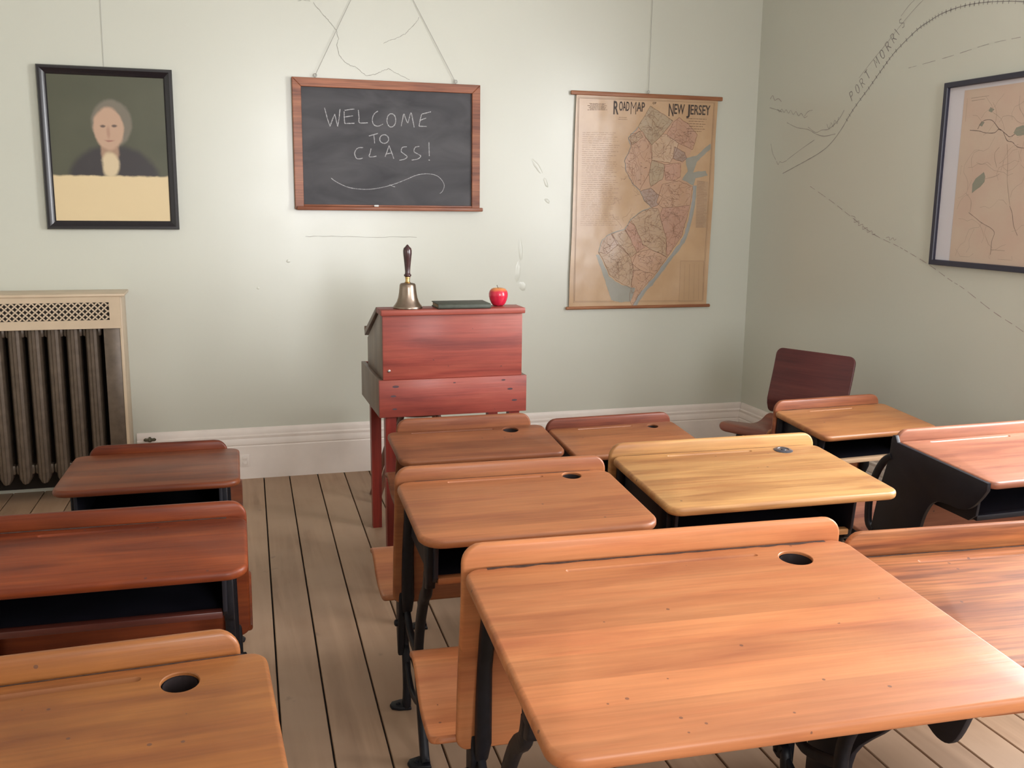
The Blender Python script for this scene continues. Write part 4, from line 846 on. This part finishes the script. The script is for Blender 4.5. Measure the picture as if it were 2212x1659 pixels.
WD = {
 'C3': wood('honey orange desk wood', (0.63, 0.275, 0.125), (0.57, 0.225, 0.098), (0.44, 0.150, 0.068), strip=.082, streak=.25, stain=.24, rough=.40, seed=3, tone=0.9, spec=.3, coat=.04),
 'C2': wood('warm tan desk wood', (0.49, 0.205, 0.085), (0.44, 0.170, 0.070), (0.34, 0.115, 0.052), strip=.11, streak=.3, stain=.18, rough=.44, seed=9, tone=0.84),
 'C2b': wood('pale golden oak', (0.57, 0.335, 0.140), (0.52, 0.285, 0.112), (0.34, 0.150, 0.056), strip=.13, streak=.3, stain=.10, rough=.44, seed=1, tone=0.92, bold=.55),
 'C1': wood('reddish tan desk wood', (0.37, 0.150, 0.070), (0.30, 0.112, 0.054), (0.19, 0.064, 0.036), strip=.1, streak=.3, stain=.3, rough=.42, seed=5, tone=0.78, spec=.25, coat=.05),
 'C1b': wood('brown orange desk wood', (0.42, 0.175, 0.072), (0.34, 0.130, 0.056), (0.22, 0.075, 0.036), strip=.085, streak=.35, stain=.25, rough=.42, seed=6, tone=0.8),
 'C1c': wood('dark red brown rail wood', (0.26, 0.080, 0.045), (0.19, 0.054, 0.032), (0.09, 0.024, 0.018), streak=.5, stain=.3, rough=.40, seed=7, tone=0.85, spec=.25, coat=.05),
 'R1': wood('amber desk wood', (0.54, 0.260, 0.105), (0.48, 0.210, 0.080), (0.33, 0.120, 0.055), strip=.12, streak=.3, stain=.2, rough=.42, seed=8, tone=0.86),
 'R2': wood('rosy brown desk wood', (0.42, 0.185, 0.115), (0.36, 0.145, 0.090), (0.24, 0.085, 0.060), streak=.3, stain=.3, rough=.42, seed=12, tone=0.85),
 'C3b': wood('dark grained orange wood', (0.54, 0.225, 0.085), (0.46, 0.165, 0.060), (0.20, 0.060, 0.028), streak=.85, stain=.25, rough=.55, seed=14, tone=0.84, bold=.5, coat=.03, spec=.3),
 'L1': wood('dark cherry desk wood', (0.32, 0.098, 0.034), (0.25, 0.068, 0.026), (0.14, 0.034, 0.017), strip=.15, streak=.35, stain=.3, rough=.40, seed=15, tone=0.72, spec=.25, coat=.05),
 'L2': wood('red brown desk wood', (0.33, 0.080, 0.022), (0.24, 0.052, 0.017), (0.12, 0.024, 0.012), strip=.12, streak=.35, stain=.5, rough=.40, seed=17, tone=0.7, spec=.25, coat=.05),
 'L3': wood('golden brown desk wood', (0.47, 0.195, 0.054), (0.39, 0.150, 0.042), (0.26, 0.085, 0.028), strip=.16, streak=.3, stain=.55, rough=.44, seed=19, tone=0.82),
 'R1b': wood('dark red brown backrest', (0.40, 0.150, 0.068), (0.30, 0.100, 0.048), (0.16, 0.045, 0.026), streak=.4, stain=.3, seed=23),
 'dark': wood('dark maroon board', (0.13, 0.036, 0.026), (0.10, 0.026, 0.020), (0.06, 0.016, 0.014), streak=.4, stain=.2, rough=.35, seed=21),
 'pale': plain('pale wood strip', (0.62, 0.42, 0.26), .4),
}
school_desk('large honey orange school desk in the foreground with an open inkwell hole', .907, 1.867, -.041, .745, .890, .663, .066, WD['C3'], ink=(.281, -.080, .036), groove=(-.235, .205, -.050, .013), inset=.065, rim=.048, backbot=(.075, .29), seatz=(.315, .375), seatlen=.40, corner=.05, t=.028, bd=.40, gmat=M_GRIME, grime=.012, seatx=-.032, seatw=.05)
school_desk('orange school desk with dark wavy grain at the right edge of the view', 1.742, 1.813, -.073, .70, .760, .491, .08, WD['C3b'], groove=(-.225, .10, -.046, .016), rim=.054, panel=True, corner=.03, pd=.085, grime=.008)
school_desk('tan school desk with an open inkwell hole, middle row beside the aisle', .758, 2.598, -.021, .73, .624, .416, .076, WD['C2'], ink=(.191, -.038, .027), groove=(-.17, .108, -.030, .012), inset=.048, rim=.038, corner=.055, frontcorner=.06, seatx=-.012, seatw=.03, grime=.004)
school_desk('pale golden oak school desk with a black inkwell lid', 1.491, 2.711, -.019, .73, .713, .450, .069, WD['C2b'], ink=(.215, -.042, .027), lid=True, groove=(-.18, .11, -.030, .013), inset=.045, xin=.065, rim=.036, corner=.04, grime=.003)
school_desk('reddish tan school desk right in front of the red desk, with an inkwell hole', .859, 3.460, -.004, .667, .593, .301, .112, WD['C1'], ink=(.161, -.047, .029), groove=(-.21, .10, -.030, .010), rim=.042, rimW=.515, corner=.04, inset=.095, seatw=-.10)
school_desk('brown orange school desk with a dark red rail, half hidden behind the pale oak desk', 1.445, 3.471, .034, .645, .530, .303, .114, WD['C1b'], ink=(.158, -.047, .021), groove=(-.15, .08, -.030, .010), rim=.034, corner=.03, wb=WD['C1c'])
school_desk('small amber school desk beside the maroon chair near the right wall', 2.452, 3.506, .061, .66, .556, .340, .099, WD['R1'], groove=(-.13, .09, -.042, .011), rim=.038, rimW=.53, corner=.035, seat='up', inset=.045, grime=.008, rail=WD['pale'], wb=WD['R1b'])
school_desk('rosy brown school desk with a solid black side panel, right edge of the view', 2.449, 2.657, .026, .735, .644, .409, .069, WD['R2'], ink=(.19, -.050, .022), groove=(-.22, .11, -.030, .011), rim=.036, panel=True, corner=.02, frontcorner=.03, inset=.02, rail=M_BLACKBOX, seatz=(.385, .41))
school_desk('dark cherry school desk nearest the radiator, front of the left column', -.221, 3.513, -.016, .63, .536, .504, -.04, WD['L1'], rim=.028, rimW=.455, corner=.05, inset=.06, t=.022, backbot=(.06, .33), wb=WD['L2'])
school_desk('red brown school desk in the middle of the left column, open black book box', -.294, 2.510, -.022, .70, .677, .327, .079, WD['L2'], groove=(-.146, .13, -.043, .016), rim=.036, corner=.05, inset=.055, rail=WD['dark'], grime=.009)
school_desk('golden brown school desk in the near left corner with a round inkwell hole', -.289, 1.617, .044, .735, .684, .463, .075, WD['L3'], ink=(.200, -.067, .030), groove=(-.25, .141, -.040, .016), rim=.040, rimW=.60, corner=.04, inset=.06, grime=.005)

# ------------------------------------------------------------------ red slant-top teacher's desk, back towards the class
RED = wood('red stained pine', (0.35, 0.082, 0.058), (0.30, 0.060, 0.045), (0.20, 0.036, 0.030), rough=.46, streak=.35, stain=.22, seed=30)
REDV = wood('red stained leg', (0.30, 0.040, 0.028), (0.25, 0.030, 0.022), (0.16, 0.020, 0.016), rough=.4, along='Z', streak=.4, stain=.2, seed=33)
SIDE = wood('shaded side board', (0.20, 0.135, 0.10), (0.15, 0.095, 0.07), (0.10, 0.055, 0.042), rough=.4, along='Z', streak=.3, stain=.3, seed=35)  # grey-brown has the desk side's shade put into the colour; lid shares it
TX, TY = .937, 3.97
td = empty('teacher_desk', (TX, TY, 0)); tag(td, 'red stained slant top desk on tall legs with a bell and an apple on it', 'desk')
hx = .305
mb = MB(); mb.box(-hx-.014, hx+.014, 0, .018, .605, .762, RED, .002); mb.build('lower_back_board', td)
for sx in (-1, 1):
    mb = MB(); mb.prism([(.0185, .605), (.52, .605), (.52, .762), (.0185, .762)], sx*(hx+.004)-.010, sx*(hx+.004)+.010, SIDE, 0, .002)
    mb.build('lower_side_board', td)
mb = MB(); mb.box(-hx, hx, .50, .518, .605, .762, RED, .002); mb.box(-hx, hx, .018, .50, .612, .626, RED); mb.build('lower_front_board', td)
ux = hx-.014
mb = MB(); mb.box(-ux-.009, ux+.009, .012, .030, .762, 1.030, RED, .002); mb.build('upper_back_board', td)
for sx in (-1, 1):
    mb = MB(); mb.prism([(.0305, .750), (.44, .750), (.44, .885), (.115, 1.030), (.0305, 1.030)], sx*(ux)-.009, sx*(ux)+.009, SIDE, 0, .002); mb.build('upper_side_board', td)
mb = MB(); mb.box(-ux, ux, .42, .438, .750, .880, RED, .002); mb.box(-ux, ux, .03, .42, .752, .764, RED); mb.build('upper_front_board', td)
mb = MB(); mb.box(-hx-.003, hx+.003, -.006, .125, 1.030, 1.054, RED, .004); mb.build('top_shelf', td)
mb = MB(); mb.prism([(.118, 1.052), (.128, 1.054), (.475, .912), (.468, .890), (.120, 1.034)], -hx-.004, hx+.004, SIDE, 0, .002)
lid = mb.build('slanted_lid', td)
mb = MB(); mb.box(-hx-.004, hx+.004, .462, .482, .908, .932, SIDE, .004); mb.build('book_stop', lid)
for px_, py, zc in ((-hx+.036, .036, 0), (hx-.036, .036, 0), (-hx+.030, .40, 0), (hx-.030, .40, 0)):
    mb = MB(); f = lambda z, s: [(px_+a*s, py+b_*s, z) for a, b_ in ((-.023, -.023), (.023, -.023), (.023, .023), (-.023, .023))]
    mb.loft([f(0, .86), f(.3, .95), f(.62, 1.0)], REDV); mb.build('leg', td)
mb = MB()
for x_, z_ in ((-.275, .80),): mb.tube([(x_, .012, z_), (x_, .008, z_), (x_, .006, z_)], [.006, .006, .003], plain('steel screw', (.6, .58, .55), .25, metal=1.0), 10)
mb.build('screw', td)
mb = MB(); KN = plain('dark knots', (0.07, 0.03, 0.035), .6)
for x_, z_, a_ in ((-.25, .735, .014), (-.26, .695, .012), (.215, .745, .009), (.245, .705, .012), (.265, .655, .012), (-.255, .640, .010), (.0, .742, .006)):
    mb = MB(); mb.poly([(x_+a_*math.cos(q*PI/6), z_+a_*.38*math.sin(q*PI/6)) for q in range(12)], KN, lambda a, b_: (a, -.0006, b_))
    mb.build('knot', td, flat=True, face=(0, -1, 0))

# hand bell
M_BRASS = plain('aged brass', (0.30, 0.235, 0.185), .30, metal=1.0, nz=.12, scale=40)
M_GOLD = plain('bright brass', (0.62, 0.42, 0.17), .25, metal=1.0)
M_HANDLE = plain('dark turned wood', (0.045, 0.014, 0.016), .25, coat=.5)
bl = empty('hand_bell', (.752, 4.030, 1.0545)); tag(bl, 'brass school bell with a dark turned wooden handle standing on the red desk', 'bell')
mb = MB(); mb.lathe([(.0605, 0), (.0615, .004), (.0595, .009), (.054, .016), (.046, .028), (.040, .045), (.0365, .065), (.0345, .085), (.033, .098), (.029, .103), (.012, .106), (0, .106)], M_BRASS, 48, cap=False)
mb.lathe([(.0605, 0), (.057, .001), (.050, .014), (.040, .032), (.033, .06), (.030, .098), (0, .10)], M_BRASS, 48, cap=False); mb.build('bell_cup', bl, ang=50)
mb = MB(); mb.lathe([(.0115, .104), (.0125, .108), (.0095, .110), (.0095, .124), (.011, .126), (.011, .130)], M_GOLD, 24); mb.build('ferrule', bl)
mb = MB(); mb.lathe([(.010, .130), (.015, .133), (.0155, .139), (.0115, .142), (.0105, .150), (.0125, .175), (.0155, .205), (.0178, .225), (.0180, .238), (.0155, .248), (.010, .253), (.0085, .2545), (.006, .258), (.002, .262), (0, .263)], M_HANDLE, 32); mb.build('handle', bl, ang=60)
mb = MB(); mb.lathe([(.003, .10), (.003, .035), (.009, .030), (.011, .022), (.009, .014), (0, .011)], M_BRASS, 14, cap=False); mb.build('clapper', bl)

# apple
def apple_mat():
    mt, N, L, B = mat_new('red apple skin')
    tc = N.new('ShaderNodeTexCoord'); sp = N.new('ShaderNodeSeparateXYZ'); L.new(tc.outputs['Object'], sp.inputs[0])
    mp = N.new('ShaderNodeMapping'); mp.inputs['Scale'].default_value = (26, 26, 6); L.new(tc.outputs['Object'], mp.inputs[0])
    n = N.new('ShaderNodeTexNoise'); n.inputs['Scale'].default_value = 2; n.inputs['Detail'].default_value = 4; L.new(mp.outputs[0], n.inputs[0])
    r = N.new('ShaderNodeValToRGB'); e = r.color_ramp.elements; e[0].position = .3; e[0].color = (0.50, 0.008, 0.040, 1); e[1].position = .75; e[1].color = (0.66, 0.028, 0.062, 1); L.new(n.outputs['Fac'], r.inputs[0])
    zr = N.new('ShaderNodeMapRange'); zr.inputs[1].default_value = .066; zr.inputs[2].default_value = .080; L.new(math_n(N, L, 'ADD', sp.outputs[2], math_n(N, L, 'MULTIPLY', n.outputs['Fac'], .008)), zr.inputs[0])
    L.new(mix_n(N, L, zr.outputs[0], r.outputs[0], (0.72, 0.30, 0.08)), B.inputs['Base Color']); B.inputs['Roughness'].default_value = .28; B.inputs['Coat Weight'].default_value = .3
    return mt
ap = empty('apple', (1.150, 4.055, 1.0545)); tag(ap, 'shiny red apple on the right end of the red desk', 'apple')
mb = MB(); rings = []
for r, z in [(.004, .006), (.010, .0025), (.016, .0005), (.022, .002), (.030, .010), (.0365, .024), (.0405, .040), (.0410, .052), (.0375, .064), (.030, .0725), (.021, .0765), (.014, .0755), (.008, .0705), (.003, .066)]:
    ring = []
    for q in range(40):
        a = q*2*PI/40; lob = 1+.025*math.cos(5*a)*(1 if z < .02 or z > .068 else .3)
        ring.append((r*lob*math.cos(a), r*lob*math.sin(a), z+(.0012*math.cos(5*a) if z < .004 else 0)))
    rings.append(ring)
mb.loft(rings, apple_mat()); mb.build('fruit', ap, ang=80)
mb = MB(); mb.tube([(0, 0, .066), (-.001, .001, .074), (-.004, .001, .083), (-.006, .002, .088)], [.0013, .0012, .0012, .0019], plain('apple stem', (.10, .06, .03), .8), 8); mb.build('stem', ap)

# closed book lying flat
M_COVERB = plain('dark grey green book cloth', (0.060, 0.068, 0.052), .6, nz=.2, scale=60, bump=.2)
M_PAGES = plain('yellowed page edges', (0.36, 0.29, 0.19), .85, nz=.15, scale=200)
bk = empty('book', (.979, 4.028, 1.0545), -.02); tag(bk, 'thin dark green clothbound book lying flat between the bell and the apple', 'book')
mb = MB(); mb.box(-.112, .112, -.068, .075, 0, .0035, M_COVERB, .001); mb.box(-.112, .112, -.068, .075, .0175, .021, M_COVERB, .001)
mb.prism([(-.068, .0005), (-.074, .004), (-.076, .0105), (-.074, .017), (-.068, .0205), (-.066, .018), (-.066, .003)], -.112, .112, M_COVERB, 0, .0005); mb.build('cover', bk)
mb = MB(); mb.box(-.108, .108, -.066, .071, .0033, .0177, M_PAGES, .0008); mb.build('page_block', bk)

# ------------------------------------------------------------------ maroon bent plywood chair in the right corner
PLY = wood('maroon bent plywood', (0.125, 0.030, 0.030), (0.100, 0.022, 0.024), (0.07, 0.014, 0.017), rough=.36, streak=.3, stain=.15, seed=40)
PLYS = wood('red brown bent plywood seat', (0.22, 0.075, 0.050), (0.18, 0.058, 0.040), (0.11, 0.034, 0.026), rough=.36, streak=.3, stain=.2, seed=42)
CHX, CHY, CHA = 2.52, 3.93, math.radians(-64)
ch = empty('plywood_chair', (CHX, CHY, 0), CHA); tag(ch, 'maroon bent plywood chair turned sideways in the right front corner', 'chair')
# local frame: facing -y, back at +y
mb = MB(); curved_board(mb, [(.225, .805), (.200, .70), (.172, .60), (.160, .545), (.178, .492)], .42, .012, PLY, .035, .02); mb.build('backrest', ch, ang=45)
mb = MB(); curved_board(mb, [(-.262, .462), (-.245, .482), (-.19, .488), (-.08, .466), (.03, .444), (.11, .452), (.160, .484)], .41, .013, PLYS, .05, .03); mb.build('seat', ch, ang=45)
for sx in (-1, 1):
    mb = MB(); mb.bar(smooth_path([Vector((sx*.15, *p)) for p in [(.205, .66), (.196, .56), (.190, .46), (.20, .30), (.245, .004)]], 4), .028, .020, M_IRON); mb.build('rear_leg', ch, ang=50)
    mb = MB(); mb.bar(smooth_path([Vector((sx*.15, *p)) for p in [(.19, .425), (.05, .422), (-.10, .440), (-.155, .425), (-.17, .30), (-.18, .004)]], 4), .028, .018, M_IRON); mb.build('front_leg', ch, ang=50)
mb = MB(); mb.bar([(-.15, .0, .415), (.15, .0, .415)], .024, .016, M_IRON, Vector((0, 1, 0))); mb.build('stretcher', ch)

# wooden stool behind the red desk; one leg shows left of the desk
ST = wood('brown stool wood', (0.20, 0.075, 0.045), (0.15, 0.055, 0.035), (0.09, 0.03, 0.022), along='Z', seed=50)
so = empty('stool', (.94, 4.80, 0)); tag(so, 'brown wooden stool hidden behind the red desk, one splayed leg showing', 'stool')
mb = MB(); mb.lathe([(0, .44), (.13, .44), (.142, .447), (.144, .458), (.135, .468), (0, .470)], ST, 32, cap=False); mb.build('seat', so)
for sx, sy in ((-1, 1), (1, 1), (-1, -1), (1, -1)):
    mb = MB(); mb.tube([(sx*.09, sy*.06, .442), (sx*.16, sy*.07, .20), (sx*.225, sy*.08, .0)], [.014, .017, .013], ST, 12); mb.build('leg', so)
